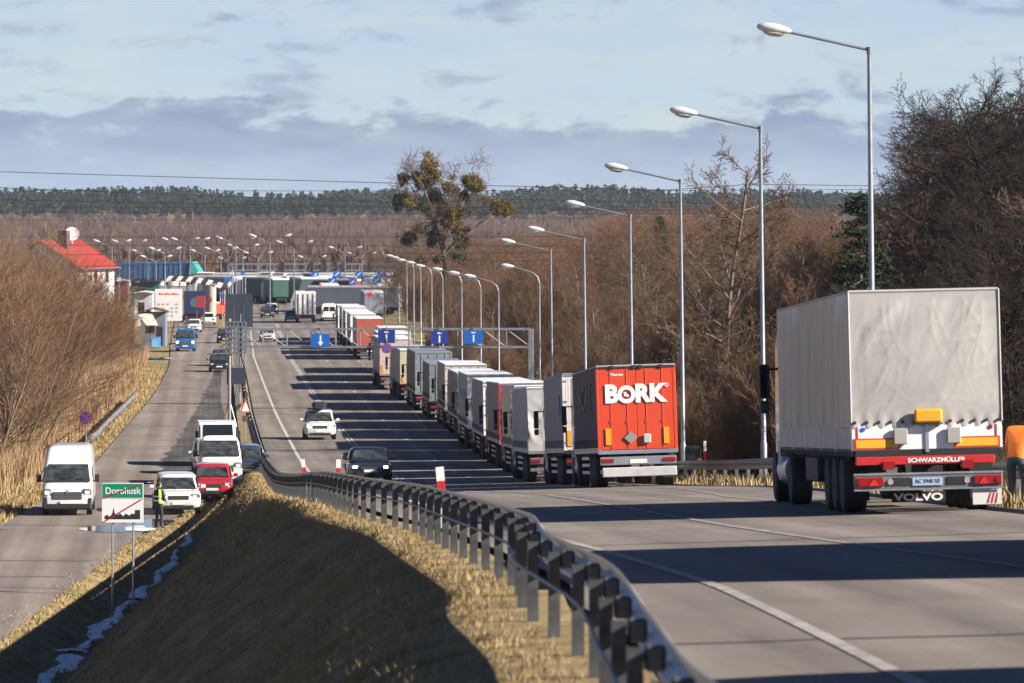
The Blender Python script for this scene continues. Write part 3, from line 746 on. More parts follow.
def lorry(label, x, d, side, rear, cab, roof=None, style='doors', L=13.6, group='lorries queuing along the right side of the main road', full=True, seed=0, H=4.0, bumper=None, yaw=None, name='articulated_lorry', z=None, floor=1.18, roll=None, fold=0.012, refl=True):
    loc, ya = pose(x, d)
    ya = ya if yaw is None else yaw
    if z is not None: loc = (loc[0], loc[1], z)
    dm = d+7*math.cos(ya)
    pitch = math.atan(slope(dm)) if z is None else 0
    rl = -math.atan(float(np.interp(d, [0, 190, 290], [.03, .03, .004]))) if z is None else 0
    t = thing(name, label, 'lorry', loc, (pitch, rl, ya), group)
    hw = 1.26; roof = roof or m_roof_white
    y1 = L
    # load box
    MB().box(-hw+.02, hw-.02, .10, y1, floor, floor+.12).build('load_floor', m_dark, t)
    rf = MB(); rf.box(-hw, hw, -.01, y1+.01, H-.07, H, .02); rf.build('roof', roof, t)
    for s in (-1, 1):
        wavy(s, hw-.012, .06, y1-.04, floor+.10, H-.06, fold, 44 if full else 16, seed*3+s).build('side_curtain', side, t, smooth=50, fix=False)
        a_, b_ = sorted((s*(hw-.03), s*(hw+.012)))
        MB().box(a_, b_, .0, y1, floor-.02, floor+.14).build('side_rail', m_alu if full else m_dark, t)
        a_, b_ = sorted((s*(hw-.10), s*(hw+.006)))
        MB().box(a_, b_, -.006, .07, floor, H-.06, .012).build('corner_post', rear, t)
        if full:
            for k in range(14):
                y = .55+k*(y1-.9)/13; a_, b_ = sorted((s*(hw+.002), s*(hw+.022)))
                MB().box(a_, b_, y-.025, y+.025, floor+.02, floor+.42).build('buckle_strap', m_dark, t)
    MB().box(-hw+.01, hw-.01, y1-.03, y1, floor, H-.05).build('front_wall', side, t)
    if style in ('doors', 'red'):
        for s in (-1, 1):
            a_, b_ = sorted((s*.008, s*(hw-.105)))
            dr = MB().box(a_, b_, .0, .05, floor+.06, H-.10, .008).build('rear_door', rear, t)
            if full:
                for xx in (.30, .82):
                    yb_ = -.022 if style != 'red' else -.006
                    bar = MB().tube([(s*xx, yb_, floor+.1), (s*xx, yb_, H-.14)], .016 if style != 'red' else .011, 6); bar.box(s*xx-.05, s*xx+.05, yb_-.013, yb_+.018, floor+.9, floor+.98); bar.build('lock_bar', rear if style == 'red' else m_alu, dr)
                for k in range(4 if style != 'red' else 0): z_ = floor+.3+k*.72; a2, b2 = sorted((s*(hw-.16), s*(hw-.05))); MB().box(a2, b2, -.02, .0, z_, z_+.06).build('hinge', m_alu, dr)
                for k in range(12 if style != 'red' else 0):
                    xx = s*(.09+k*.094)
                    if abs(xx) < hw-.13: MB().box(xx-.012, xx+.012, -.003, .0, floor+.1, H-.14).build('door_rib', rear, dr)
    elif style == 'tarp':
        ff = folds(seed+40, 46, (.03, .10), (.02, .06), (1.75, .45))
        MB().grid(lambda u, v: (-hw+.03+(2*hw-.06)*u, -.012-ff(-hw+2*hw*u, (H-floor)*v), floor+.04+(H-.10-floor)*v), 34, 34).build('rear_tarpaulin', rear, t, smooth=70, fix=False)
        MB().box(-hw+.02, hw-.02, .08, .1, floor, H-.06).build('rear_wall', m_dark, t)
    MB().box(-hw, hw, -.02, .06, H-.12, H-.0705, .01).build('rear_header', m_alu if style != 'red' else m_trim, t)
    MB().box(-hw, hw, -.03, .09, floor-.08, floor+.05, .012).build('rear_sill', m_dark if not bumper else m_alu, t)
    # undercarriage
    for s in (-1, 1): MB().box(s*.5-.06, s*.5+.06, .25, y1-.3, .82, floor-.082).build('chassis_beam', m_dark, t)
    for s in (-1, 1):
        for y in (2.0, 3.31, 4.62): wheel(t, s*(hw-.20), y, .505, .385, m_truckrim)
        wheel(t, s*(hw-.20), y1-1.75, .505, .385, m_truckrim); wheel(t, s*(hw-.20), y1+1.95, .505, .32, m_truckrim)
        MB().box(s*(hw-.20)-.2, s*(hw-.20)+.2, 1.28, 1.31, .26, .95).build('mudflap', m_black, t)
        MB().prism([(1.35, .95), (1.5, 1.07), (5.1, 1.07), (5.25, .95), (5.1, 1.04), (1.5, 1.04)], s*(hw-.20)-.2, s*(hw-.20)+.2, 'x').build('mudguard', m_black, t)
        if full:
            for z_ in (.42, .66, .88): a_, b_ = sorted((s*(hw-.05), s*(hw-.025))); MB().box(a_, b_, 5.5, 9.6, z_, z_+.10).build('side_guard', m_alu, t)
        MB().lathe([(y1-.9, .30), (y1+1.2, .30)], 14, 'y', (s*(hw-.34), 0, .62)).build('fuel_tank', m_alu, t, smooth=40)
        MB().box(s*.98-.21, s*.98+.21, -.10, .0, .77, .90, .02).build('tail_light', m_redlens, t)
        if refl: MB().box(s*(hw-.22)-.09, s*(hw-.22)+.09, -.032, -.006, floor+.2, floor+.75).build('reflector_panel', m_amber, t)
    MB().box(-1.2, 1.2, -.06, .10, .70, .96, .02).build('light_bar', m_dark if bumper is None else bumper, t)
    MB().box(-1.2, 1.2, -.04, .06, .42, .56, .015).build('underrun_bar', bumper or m_galv_dark, t)
    MB().box(-.27, .27, -.075, -.062, .74, .87).build('number_plate', m_plate, t)
    # tractor unit
    c0 = y1+.45
    prof = [(c0, .62), (c0, 3.1), (c0+.25, 3.62), (c0+1.25, 3.72), (c0+1.85, 3.30), (c0+2.12, 2.05), (c0+2.2, 1.1), (c0+2.16, .45), (c0+1.7, .42), (c0+1.6, 1.06), (c0+1.1, 1.20), (c0+.6, 1.06), (c0+.5, .62)]
    cb = MB(); cb.prism(prof, -1.22, 1.22, 'x'); o = cb.build('cab', cab, t)
    bm = bmesh.new(); bm.from_mesh(o.data); bmesh.ops.bevel(bm, geom=[e for e in bm.edges if e.calc_face_angle(0) > .6], offset=.05, segments=1, affect='EDGES'); bm.to_mesh(o.data); bm.free()
    MB().slab([(-1.1, c0+1.90, 3.22), (1.1, c0+1.90, 3.22), (1.14, c0+2.135, 2.1), (-1.14, c0+2.135, 2.1)], .015).build('windscreen', m_screen, t)
    for s in (-1, 1):
        q = [(s*1.225, c0+.75, 2.05), (s*1.225, c0+1.95, 2.05), (s*1.225, c0+1.72, 2.85), (s*1.225, c0+.75, 2.85)]
        MB().slab(q[::s], .01).build('side_window', m_glass, t)
        mr = MB().box(s*1.45-.09, s*1.45+.09, c0+1.95, c0+2.13, 2.1, 2.78, .03); mr.box(s*1.45-.08, s*1.45+.08, c0+1.96, c0+2.12, 1.85, 2.07, .03)
        mr.tube([(s*1.2, c0+1.98, 2.75), (s*1.42, c0+2.04, 2.75)], .025, 6); mr.build('mirror', m_trim, t)
        MB().box(s*.92-.24, s*.92+.24, c0+2.12, c0+2.225, .66, .90, .02).build('headlight', m_head, t)
        if full:
            q = [(s*1.224, c0-.42, .9), (s*1.224, c0-.02, .9), (s*1.224, c0-.02, 3.3), (s*1.20, c0-.42, 3.2)]
            MB().slab(q[::s], .02).build('side_deflector', cab, t)
    MB().box(-1.0, 1.0, c0+2.14, c0+2.21, 1.05, 1.75, .02).build('grille', m_trim, t)
    MB().box(-.45, .45, y1-3.2, y1+2.1, .6, .95).build('tractor_chassis', m_dark, t)
    return t
m_roof_white = M('pale_trailer_roof', (.66,.67,.68), .5, var=.12, vs=.8)
def cloth(n, c, var=.14, st=(1, 2.2, .35), rough=.55): return M('curtain_'+n, c, rough, 0, var=var, vs=1.6, stretch=st, bump=.15, bs=3)

# ------------------------------------------------------------------ the queue of lorries
m_tarp = M('grey_tarpaulin', (.40,.39,.37), .5, 0, var=.13, vs=1.3, bump=.08, bs=7)
m_tarp_side = M('shiny_grey_tarpaulin', (.36,.36,.38), .33, 0, var=.3, vs=2.2, stretch=(1, 1.6, .25), bump=.5, bs=3)
m_dropside = M('dusty_aluminium_board', (.40,.40,.41), .45, .35, var=.2, vs=1.5)
def big_lorry():
    d, H, fl = 86.0, 3.86, 1.1
    x = float(T(d))+.02
    loc, ya = pose(x, d)
    ya -= rad(.30)
    t = thing('articulated_lorry', 'nearest lorry, grey tarpaulin trailer with white tailboard and red rear beam', 'lorry', loc, (math.atan(slope(d+7)), -math.atan(.022), ya), 'lorries queuing along the right side of the main road')
    hw, y1, tb = 1.30, 13.6, 1.56
    ff = folds(7, 26, (.06, .16), (.004, .012), (.95, .3)); f2 = folds(21, 120, (.012, .035), (.0015, .0045), (1.2, .6))
    def rear(u, v):
        xx = -hw+2*hw*u; z = tb-.06+(H-tb+.03)*v; edge = min(1, u*9, (1-u)*9)*min(1, (1-v)*9)
        sc = .018*math.sin(u*math.pi*22)*max(0, 1-v*9)                 # scalloped hem between the eyelets
        bulge = .05*math.sin(math.pi*u)*math.sin(math.pi*min(1, v*1.02))
        return (xx, -.02-edge*(bulge+ff(xx, (z-tb))+f2(xx, z-tb))-sc*.6, z-abs(sc))
    MB().grid(rear, 90, 70).build('rear_tarpaulin', m_tarp, t, smooth=80, fix=False)
    MB().box(-hw+.03, hw-.03, .06, .09, fl, H-.05).build('rear_wall', m_dark, t)
    MB().box(-hw, hw, -.01, y1, H-.05, H, .015).build('roof', m_tarp, t)
    MB().tube([(-hw, -.012, H-.03), (hw, -.012, H-.03)], .022, 8).build('roof_hem', m_tarp, t)
    for s in (-1, 1):
        def sd(u, v, s=s):
            y = y1*u; z = tb-.05+(H-tb)*v; k = min(1, u*12, (1-u)*12)*min(1, (1-v)*6)
            w = .02*math.sin(y*1.45)+.02*math.sin(y*3.9+1+v)+.016*math.sin(y*8.1+v*2)+.03*math.sin(y*.62+.6)
            return (s*(hw+w*k+.0*v), y, z)
        MB().grid(sd, 110, 10).build('side_tarpaulin', m_tarp_side, t, smooth=60, fix=False)
        for k in range(5):                                              # dropside boards
            a, b = .06+k*y1/5, (k+1)*y1/5-.06; p, q = sorted((s*(hw-.045), s*(hw-.006)))
            MB().box(p, q, a, b, fl+.02, tb-.02, .008).build('dropside_board', m_dropside, t)
        for k in range(6):
            y = min(max(k*y1/5, .05), y1-.05); p, q = sorted((s*(hw-.05), s*(hw+.004)))
            MB().box(p, q, y-.05, y+.05, fl-.02, tb+.0).build('stanchion', m_alu, t)
        p, q = sorted((s*(hw-.06), s*(hw-.002)))
        MB().box(p, q, 0, y1, fl-.10, fl+.015).build('side_rail', m_dark, t)
        for k in range(28):
            y = .3+k*.48; MB().box(*sorted((s*(hw-.01), s*(hw+.02))), y-.02, y+.02, fl-.16, fl-.02).build('hook', m_dark, t)
        MB().tube([(s*hw, -.015, tb), (s*hw, -.02, H-.02)], .02, 6).build('tarpaulin_edge', m_tarp, t)
        for y in (2.0, 3.31, 4.62): wheel(t, s*(hw-.22), y, .505, .40, m_truckrim)
        wheel(t, s*(hw-.22), y1-1.75, .505, .40, m_truckrim); wheel(t, s*(hw-.22), y1+1.95, .505, .34, m_truckrim)
        MB().box(s*(hw-.22)-.2, s*(hw-.22)+.2, 1.22, 1.25, .22, .92).build('mudflap', m_black, t)
        MB().box(s*.5-.06, s*.5+.06, .2, y1-.3, .80, fl-.1).build('chassis_beam', m_dark, t)
        MB().box(s*1.0-.30, s*1.0+.30, 6.1, 8.4, .5, .98, .03).build('pallet_box', m_dark, t)
        MB().lathe([(y1-.7, .32), (y1+1.1, .32)], 16, 'y', (s*(hw-.34), 0, .66)).build('fuel_tank', m_alu, t, smooth=40)
    # tailboard
    MB().box(-hw, hw, -.02, .05, fl, tb-.01, .008).build('tailboard', m_white, t)
    for k in range(13):
        xx = -hw+.06+k*(2*hw-.12)/12; MB().lathe([(-.055, .026), (-.03, .03)], 8, 'y', (xx, 0, tb+.02)).build('eyelet', m_ink, t)
    MB().box(-.03, .03, -.045, -.02, fl-.05, tb+.06).build('tailboard_latch', m_alu, t)
    for s in (-1, 1):
        MB().box(s*.86-.40, s*.86+.40, -.032, -.021, fl+.015, fl+.205).build('red_marker_frame', m_red, t)
        MB().box(s*.86-.365, s*.86+.365, -.036, -.0325, fl+.04, fl+.18).build('amber_marker', M('amber_sheeting', (.80,.42,.03), .35), t)
        MB().box(s*1.20-.012, s*1.20+.012, -.031, -.021, fl+.206, tb-.05).build('red_strip', m_red, t)
        MB().box(s*.46-.12, s*.46+.12, -.10, -.037, fl+.09, fl+.37, .015).build('junction_box', M('grey_box', (.34,.33,.31), .6), t)
        MB().lathe([(-.033, .04), (-.021, .04)], 12, 'y', (s*1.10, 0, tb-.10)).build('speed_disc', m_bluesign if s < 0 else m_redlens, t)
        MB().box(s*.68-.10, s*.68+.10, -.13, -.02, .76, .90).build('buffer', m_redlens, t)
    MB().box(-1.24, 1.24, -.02, .1, fl-.12, fl-.002).build('rear_sill', m_dark, t)
    MB().box(-1.24, 1.16, -.05, .06, .84, .985, .012).build('rear_beam', M('faded_red_paint', (.48,.022,.025), .45, var=.15, vs=2), t)
    link('lettering', text_mesh('SCHWARZM\u00dcLLER', .105, m_signwhite, .006, .003, sx=1.12), t, (.15, -.056, .91), (rad(90), 0, 0))
    MB().box(-1.28, 1.28, -.10, .03, .42, .70, .02).build('light_bar', m_galv_dark, t)
    MB().box(-1.29, 1.29, -.115, -.101, .67, .705).build('light_bar_edge', m_galv, t)
    MB().box(-1.29, 1.29, -.115, -.101, .405, .435).build('light_bar_edge', m_galv, t)
    for s in (-1, 1):
        tl = MB().box(s*1.02-.24, s*1.02+.24, -.15, -.10, .475, .635, .015).build('tail_light', m_redlens, t)
        tri = [(s*.95-.09, -.156, .49), (s*.95+.09, -.156, .49), (s*.95, -.156, .62)]
        MB().slab(tri, .006).build('triangle_reflector', m_red, tl)
        MB().lathe([(-.165, .045), (-.14, .05)], 12, 'y', (s*1.19, 0, .56)).build('marker_lamp', m_redlens, tl)
        MB().lathe([(-.13, .05), (-.1, .055)], 12, 'y', (s*.66, 0, .55)).build('fog_lamp', M('dull_lamp_glass', (.35,.33,.30), .3), t)
        MB().box(s*.47-.15, s*.47+.15, -.118, -.101, .49, .62).build('sticker_panel', m_dark, t)
    MB().box(-.28, .24, -.125, -.1165, .48, .62).build('number_plate', m_plate_blue, t)
    link('plate_lettering', text_mesh('AC 5940 XF', .10, m_ink, .004, .0, sx=.85), t, (-.02, -.128, .55), (rad(90), 0, 0))
    fl_ = MB().box(-.52, .42, 1.0, 1.02, .18, .36).build('mudflap', m_black, t)
    link('flap_lettering', text_mesh('VOLVO', .17, m_signwhite, .006, .006, sx=1.5), t, (-.05, .992, .26), (rad(90), 0, 0))
    mf = MB().box(.76, 1.26, -.06, -.04, .13, .40).build('mudflap', M('pale_flap', (.62,.61,.58), .6), t)
    for k in range(3): MB().slab([(1.0+k*.07, -.064, .15), (1.03+k*.07, -.064, .15), (1.08+k*.06, -.064, .33), (1.06+k*.06, -.064, .33)], .003).build('flap_stripe', m_red, mf)
    bc = thing('beacon_lamp', 'amber warning lamp hung on the hem of the nearest lorry\'s tarpaulin', 'lamp', (0, 0, 0))
    q = Matrix.Translation(Vector(loc)) @ t.rotation_euler.to_matrix().to_4x4()
    bc.location = q @ Vector((.02, -.12, tb+.10)); bc.rotation_euler = t.rotation_euler
    MB().box(-.24, .24, -.055, .045, -.11, .13, .035).build('lens', M('amber_lens', (.80,.36,.02), .25, var=.12, vs=14, coat=.4), bc, smooth=30)
    MB().box(-.25, .25, -.02, .07, -.14, -.112).build('bracket', m_dark, bc)
    # tractor
    c0 = y1+.45; cabm = paint('lorry_white', (.70,.69,.67))
    prof = [(c0, .62), (c0, 3.0), (c0+.3, 3.45), (c0+1.2, 3.5), (c0+1.85, 3.2), (c0+2.12, 2.05), (c0+2.2, 1.1), (c0+2.16, .45), (c0+1.7, .42), (c0+1.6, 1.06), (c0+1.1, 1.20), (c0+.6, 1.06), (c0+.5, .62)]
    MB().prism(prof, -1.14, 1.14, 'x').build('cab', cabm, t)
    for s in (-1, 1):
        q = [(s*1.145, c0+.75, 2.05), (s*1.145, c0+1.95, 2.05), (s*1.145, c0+1.72, 2.85), (s*1.145, c0+.75, 2.85)]
        MB().slab(q[::s], .01).build('side_window', m_glass, t)
        mr = MB().box(s*1.37-.11, s*1.37+.11, c0+1.90, c0+2.12, 2.10, 2.80, .04); mr.box(s*1.37-.10, s*1.37+.10, c0+1.92, c0+2.10, 1.80, 2.06, .04); mr.tube([(s*1.1, c0+1.98, 2.7), (s*1.40, c0+2.0, 2.7)], .03, 6)
        mi = mr.build('mirror', m_trim, t); MB().box(s*1.37-.085, s*1.37+.085, c0+1.893, c0+1.8995, 2.15, 2.75).build('mirror_glass', m_glass, mi)
        MB().box(*sorted((s*1.12, s*1.262)), c0-.3, c0+.5, .45, 1.25, .03).build('side_skirt', M('scuffed_white', (.55,.55,.54), .5, var=.3, vs=2.5), t)
    MB().slab([(-1.1, c0+1.90, 3.12), (1.1, c0+1.90, 3.12), (1.14, c0+2.135, 2.1), (-1.14, c0+2.135, 2.1)], .015).build('windscreen', m_glass, t)
    MB().box(-.45, .45, y1-3.2, y1+2.1, .6, .95).build('tractor_chassis', m_dark, t)
    return t
big_lorry()

m_bork_red = M('vermilion_door_paint', (.62,.062,.018), .38, var=.05, vs=1.5, coat=.3)
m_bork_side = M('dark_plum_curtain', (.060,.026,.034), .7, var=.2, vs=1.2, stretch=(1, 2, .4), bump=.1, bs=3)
def red_lorry():
    d = 158.0; x = float(T(d))
    t = lorry('vermilion lorry with large white lettering across its rear doors', x, d, m_bork_side, m_bork_red, paint('pearl_white', (.7,.7,.7)), roof=M('dull_grey_roof', (.30,.30,.31), .5, var=.1), style='red', bumper=m_alu, seed=3, refl=False, floor=1.12, H=3.86)
    H = 3.86
    # lettering on the doors
    zt = 2.92
    link('lettering', text_mesh('B', .76, m_signwhite, .01, .04, sx=.98), t, (-.79, -.03, zt), (rad(90), 0, 0))
    link('lettering', text_mesh('RK', .76, m_signwhite, .01, .04, sx=.98), t, (.43, -.03, zt), (rad(90), 0, 0))
    ring = MB(); n = 28
    for k in range(n):
        a = 2*math.pi*k/n
        for r_ in (.155, .285):
            for y in (-.036, -.026): ring.v.append((-.31+r_*math.cos(a), y, zt+r_*math.sin(a)))
    for k in range(n):
        a, b = k*4, ((k+1) % n)*4; ring.f += [(a, b, b+2, a+2), (a+1, a+3, b+3, b+1), (a, a+1, b+1, b), (a+2, b+2, b+3, a+3)]
    ring.build('letter_ring', m_signwhite, t)
    emb = MB().slab([(-.39, -.03, zt+.07), (-.31, -.03, zt+.08), (-.31, -.03, zt+.0), (-.23, -.03, zt+.0), (-.24, -.03, zt-.08), (-.39, -.03, zt-.05)][::-1], .006); emb.build('emblem', m_signwhite, t)
    link('lettering', text_mesh('\u00ae', .17, m_signwhite, .008, .004), t, (.97, -.03, zt+.26), (rad(90), 0, 0))
    link('lettering', text_mesh('Thermo', .125, m_signwhite, .006, .004), t, (-.60, -.008, 3.55), (rad(90), 0, 0))
    for s in (-1, 1): MB().box(s*.92-.085, s*.92+.085, -.036, -.024, 1.34, 1.86).build('reflector_panel', m_amber, t)
    MB().slab([(-.22, -.05, 1.36), (0.0, -.05, 1.55), (-.20, -.05, 1.76), (-.42, -.05, 1.55)][::-1], .02).build('hazard_plate', M('grey_placard', (.26,.25,.24), .6), t)
    MB().box(.18, .42, -.10, -.03, 1.36, 1.66, .03).build('document_box', M('grey_box2', (.48,.47,.45), .5), t)
    MB().box(-1.15, 1.2, -.14, -.03, .32, .62, .02).build('tail_lift', M('worn_white_lift', (.5,.5,.49), .5, var=.15, vs=3), t)
    for k, (ch, yy) in enumerate((('BORK', 4.4),)):
        for s in (-1, 1):
            lm = link('side_lettering', text_mesh(ch, 1.25, M('pale_print', (.13,.10,.11), .6), .006, .02, sx=2.2), t, (s*(1.285), 6.2, 2.85), (rad(90), 0, rad(90*s)))
    for xx in (-.75, -.05, .15, .8): MB().box(xx-.07, xx+.07, -.05, .02, H-.13, H-.02, .01).build('roof_clasp', m_ink, t)
    return t
red_lorry()
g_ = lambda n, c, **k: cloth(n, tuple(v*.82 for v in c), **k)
queue = [
 # label, rear d, left-rear x, side, rear, cab, style, seed, options
 ('grey curtain lorry with red and white rear corner just ahead of the vermilion lorry', 176.0, 1.87, g_('slate', (.21,.225,.25)), M('red_white_door', (.66,.62,.60), .4, var=.05), paint('w1', (.72,.72,.72)), 'doors'),
 ('lorry with a slack crumpled pale grey tarpaulin over its rear', 194.5, .66, g_('pale', (.42,.42,.41)), M('crumpled_tarpaulin', (.44,.44,.43), .42, bump=.2, bs=6, var=.1), paint('w1', (.72,.72,.72)), 'tarp'),
 ('short glossy grey box lorry directly ahead of the crumpled tarpaulin lorry', 212.5, .17, M('glossy_grey_box', (.20,.21,.23), .28, .3, var=.1, vs=1), M('glossy_grey_door', (.55,.56,.58), .3, var=.06), paint('g2', (.33,.34,.36)), 'doors'),
 ('grey curtain lorry with a deep red rear edge, ahead of the glossy grey one', 230.5, -.55, g_('mid', (.25,.25,.27)), paint('deepred', (.55,.03,.03)), paint('r2', (.42,.03,.03)), 'doors'),
 ('grey curtain lorry with white rear doors, ahead of the red edged one', 248.5, -1.39, g_('warm', (.33,.325,.32)), m_white, paint('w1', (.72,.72,.72)), 'doors'),
 ('light silver curtain lorry, sixth in the line ahead of the vermilion lorry', 266.5, -2.35, g_('silver', (.50,.505,.51)), M('dull_white_door', (.55,.55,.54), .4), paint('w1', (.72,.72,.72)), 'doors'),
 ('brownish grey curtain lorry, seventh in the line ahead of the vermilion lorry', 284.5, -3.1, g_('taupe', (.24,.23,.22)), M('grey_door', (.45,.45,.44), .4), paint('g3', (.25,.25,.27)), 'doors'),
 ('pale curtain lorry with dark lower band just behind the green grey ones', 302.5, -4.05, g_('stone', (.46,.44,.42)), M('cream_door', (.60,.57,.52), .4), paint('w1', (.72,.72,.72)), 'doors'),
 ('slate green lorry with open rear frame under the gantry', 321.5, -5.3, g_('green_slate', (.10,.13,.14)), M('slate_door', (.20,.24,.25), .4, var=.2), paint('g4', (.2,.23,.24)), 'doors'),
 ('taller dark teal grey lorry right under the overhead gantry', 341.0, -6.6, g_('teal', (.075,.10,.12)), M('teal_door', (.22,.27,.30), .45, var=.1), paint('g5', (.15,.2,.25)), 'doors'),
 ('silver lorry with yellow tail markings beyond the gantry', 362.0, -8.1, g_('s2', (.42,.42,.43)), M('pale_yellow_door', (.50,.45,.33), .4, var=.2), paint('w1', (.72,.72,.72)), 'doors'),
 ('silver lorry with red tail markings beyond the gantry, left of the yellow marked one', 386.0, -10.2, g_('s3', (.44,.44,.45)), M('pinkish_door', (.52,.42,.40), .4, var=.2), paint('w1', (.72,.72,.72)), 'doors'),
 ('grey lorry third beyond the gantry, its roof showing above the truss', 406.5, -10.8, g_('s3', (.44,.44,.45)), M('grey_door', (.45,.45,.44), .4), paint('w1', (.72,.72,.72)), 'doors'),
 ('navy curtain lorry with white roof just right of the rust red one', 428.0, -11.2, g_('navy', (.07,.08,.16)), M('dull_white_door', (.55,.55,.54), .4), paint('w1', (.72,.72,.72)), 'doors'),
 ('lorry with rust red rear doors and white roof beyond the gantry', 470.0, -14.6, g_('s4', (.30,.27,.26)), M('rust_red_door', (.40,.095,.06), .5, var=.12), paint('w1', (.72,.72,.72)), 'doors'),
 ('white roofed lorry directly ahead of the rust red one', 489.0, -15.8, g_('s5', (.40,.40,.40)), m_white, paint('w1', (.72,.72,.72)), 'doors'),
 ('white roofed lorry, second ahead of the rust red one', 508.0, -16.9, g_('s6', (.38,.38,.39)), m_white, paint('w1', (.72,.72,.72)), 'doors'),
 ('white roofed lorry, third ahead of the rust red one', 527.0, -17.9, g_('s7', (.42,.42,.43)), m_white, paint('w1', (.72,.72,.72)), 'doors'),
 ('white roofed lorry, fourth ahead of the rust red one', 546.0, -19.0, g_('s8', (.37,.37,.38)), m_white, paint('w1', (.72,.72,.72)), 'doors'),
]
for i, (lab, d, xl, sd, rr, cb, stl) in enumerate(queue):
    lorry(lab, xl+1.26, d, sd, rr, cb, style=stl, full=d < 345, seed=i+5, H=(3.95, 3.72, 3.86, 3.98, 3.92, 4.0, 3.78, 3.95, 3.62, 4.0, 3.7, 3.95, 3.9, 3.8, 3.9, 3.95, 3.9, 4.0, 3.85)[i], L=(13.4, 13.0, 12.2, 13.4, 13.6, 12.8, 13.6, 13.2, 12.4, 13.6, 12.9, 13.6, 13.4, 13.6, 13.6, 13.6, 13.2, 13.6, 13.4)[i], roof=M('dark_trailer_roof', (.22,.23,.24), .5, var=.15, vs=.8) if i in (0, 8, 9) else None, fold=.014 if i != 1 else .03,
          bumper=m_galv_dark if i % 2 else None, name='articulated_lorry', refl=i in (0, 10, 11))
for i, (d_, col_, y0_, y1_, z0_, z1_) in enumerate(((176.0, (.10,.14,.24), 2.0, 9.0, 2.5, 3.2), (230.5, (.40,.05,.05), 1.0, 12.0, 1.75, 2.0), (266.5, (.12,.20,.34), 2.0, 11.0, 2.6, 3.1), (302.5, (.06,.06,.07), .6, 12.4, 1.7, 2.2))):
    for o_ in [q for q in bpy.data.objects if q.get('category') == 'lorry' and abs(q.location.y-d_) < .01]:
        for s_ in (-1, 1): MB().box(*sorted((s_*1.262, s_*1.275)), y0_, y1_, z0_, z1_).build('curtain_stripe', M('stripe_%d' % i, col_, .5, var=.15, vs=1), o_)
# two more of the queue stand nearer the camera, outside the frame; their shadows lie across the road
lorry('grey curtain lorry at the near end of the queue, right of the frame', float(T(53))+.45, 51.5, g_('s5', (.40,.40,.40)), m_white, paint('w1', (.72,.72,.72)), full=False, seed=31, L=11.0)
lorry('silver curtain lorry last of the queue beside the camera, right of the frame', float(T(20))+.1, 19.2, g_('s6', (.38,.38,.39)), m_white, paint('w1', (.72,.72,.72)), full=False, seed=32)

# ------------------------------------------------------------------ cars
OUT = math.pi+.062                                               # facing the camera along the oncoming lane
def on(d, off): x = float(E(d))+off; return x, float(zroad(x, d))
x, z = on(208, 1.95)
car('saloon_car', 'black saloon with lit headlamps in the oncoming lane, nearest to the guard rail', 'car', x, 208, z, OUT, 4.6, 1.80, 1.45, .92, .84, paint('black', (.012,.016,.024)), 'sedan', lit=True, pitch=-math.atan(slope(208)))
x, z = on(287, 1.75)
car('estate_car', 'white crossover car with dark roof box driving towards the camera', 'car', x, 287, z, OUT, 4.45, 1.85, 1.68, 1.02, .98, paint('white', (.72,.72,.71)), 'suv', lit=True, pitch=-math.atan(slope(287)), roofbox=True, rails=True)
x, z = on(545, 1.7)
car('hatchback_car', 'silver car driving towards the camera beyond the gantry', 'car', x, 545, z, OUT, 4.2, 1.75, 1.5, .93, .88, paint('silver', (.50,.51,.52)), 'hatch', lit=True)
SO = math.pi+.03
zs = lambda d: CZ+float(zS(d))
van('delivery_van', 'tall white delivery van driving towards the camera on the side road', -18.15, 205, zs(205)+.02, math.pi+.055, paint('white', (.72,.72,.71)), 5.6, 2.02, 2.74, lit=False)
car('parked_car', 'white crossover parked nose out in front of the standing officer', 'car', -13.75, 205, zs(205)+.02, math.pi+.10, 4.6, 1.88, 1.58, 1.0, .96, paint('white', (.72,.72,.71)), 'suv', rails=False)
car('parked_car', 'red hatchback parked between the white crossover and the white van', 'car', -12.95, 216, zs(216)+.02, math.pi+.06, 4.3, 1.8, 1.47, .93, .87, paint('red', (.42,.016,.022)), 'hatch')
van('parked_minivan', 'white van with black windscreen parked behind the red hatchback', -13.4, 229, zs(229)+.02, math.pi+.09, paint('white', (.72,.72,.71)), 4.9, 1.92, 1.97, windows=True, bumper=paint('white', (.72,.72,.71)))
car('parked_car', 'silver car parked behind the white van, its roof showing', 'car', -14.45, 240, zs(240)+.02, math.pi+.08, 4.5, 1.82, 1.66, .95, .9, paint('silver_blue', (.50,.55,.60)), 'suv')
car('parked_car', 'dark blue car parked close beside the white van, by the embankment', 'car', -12.55, 235, zs(235)+.02, math.pi+.08, 4.5, 1.80, 1.55, .97, .9, paint('dark_blue', (.03,.045,.08)), 'suv')
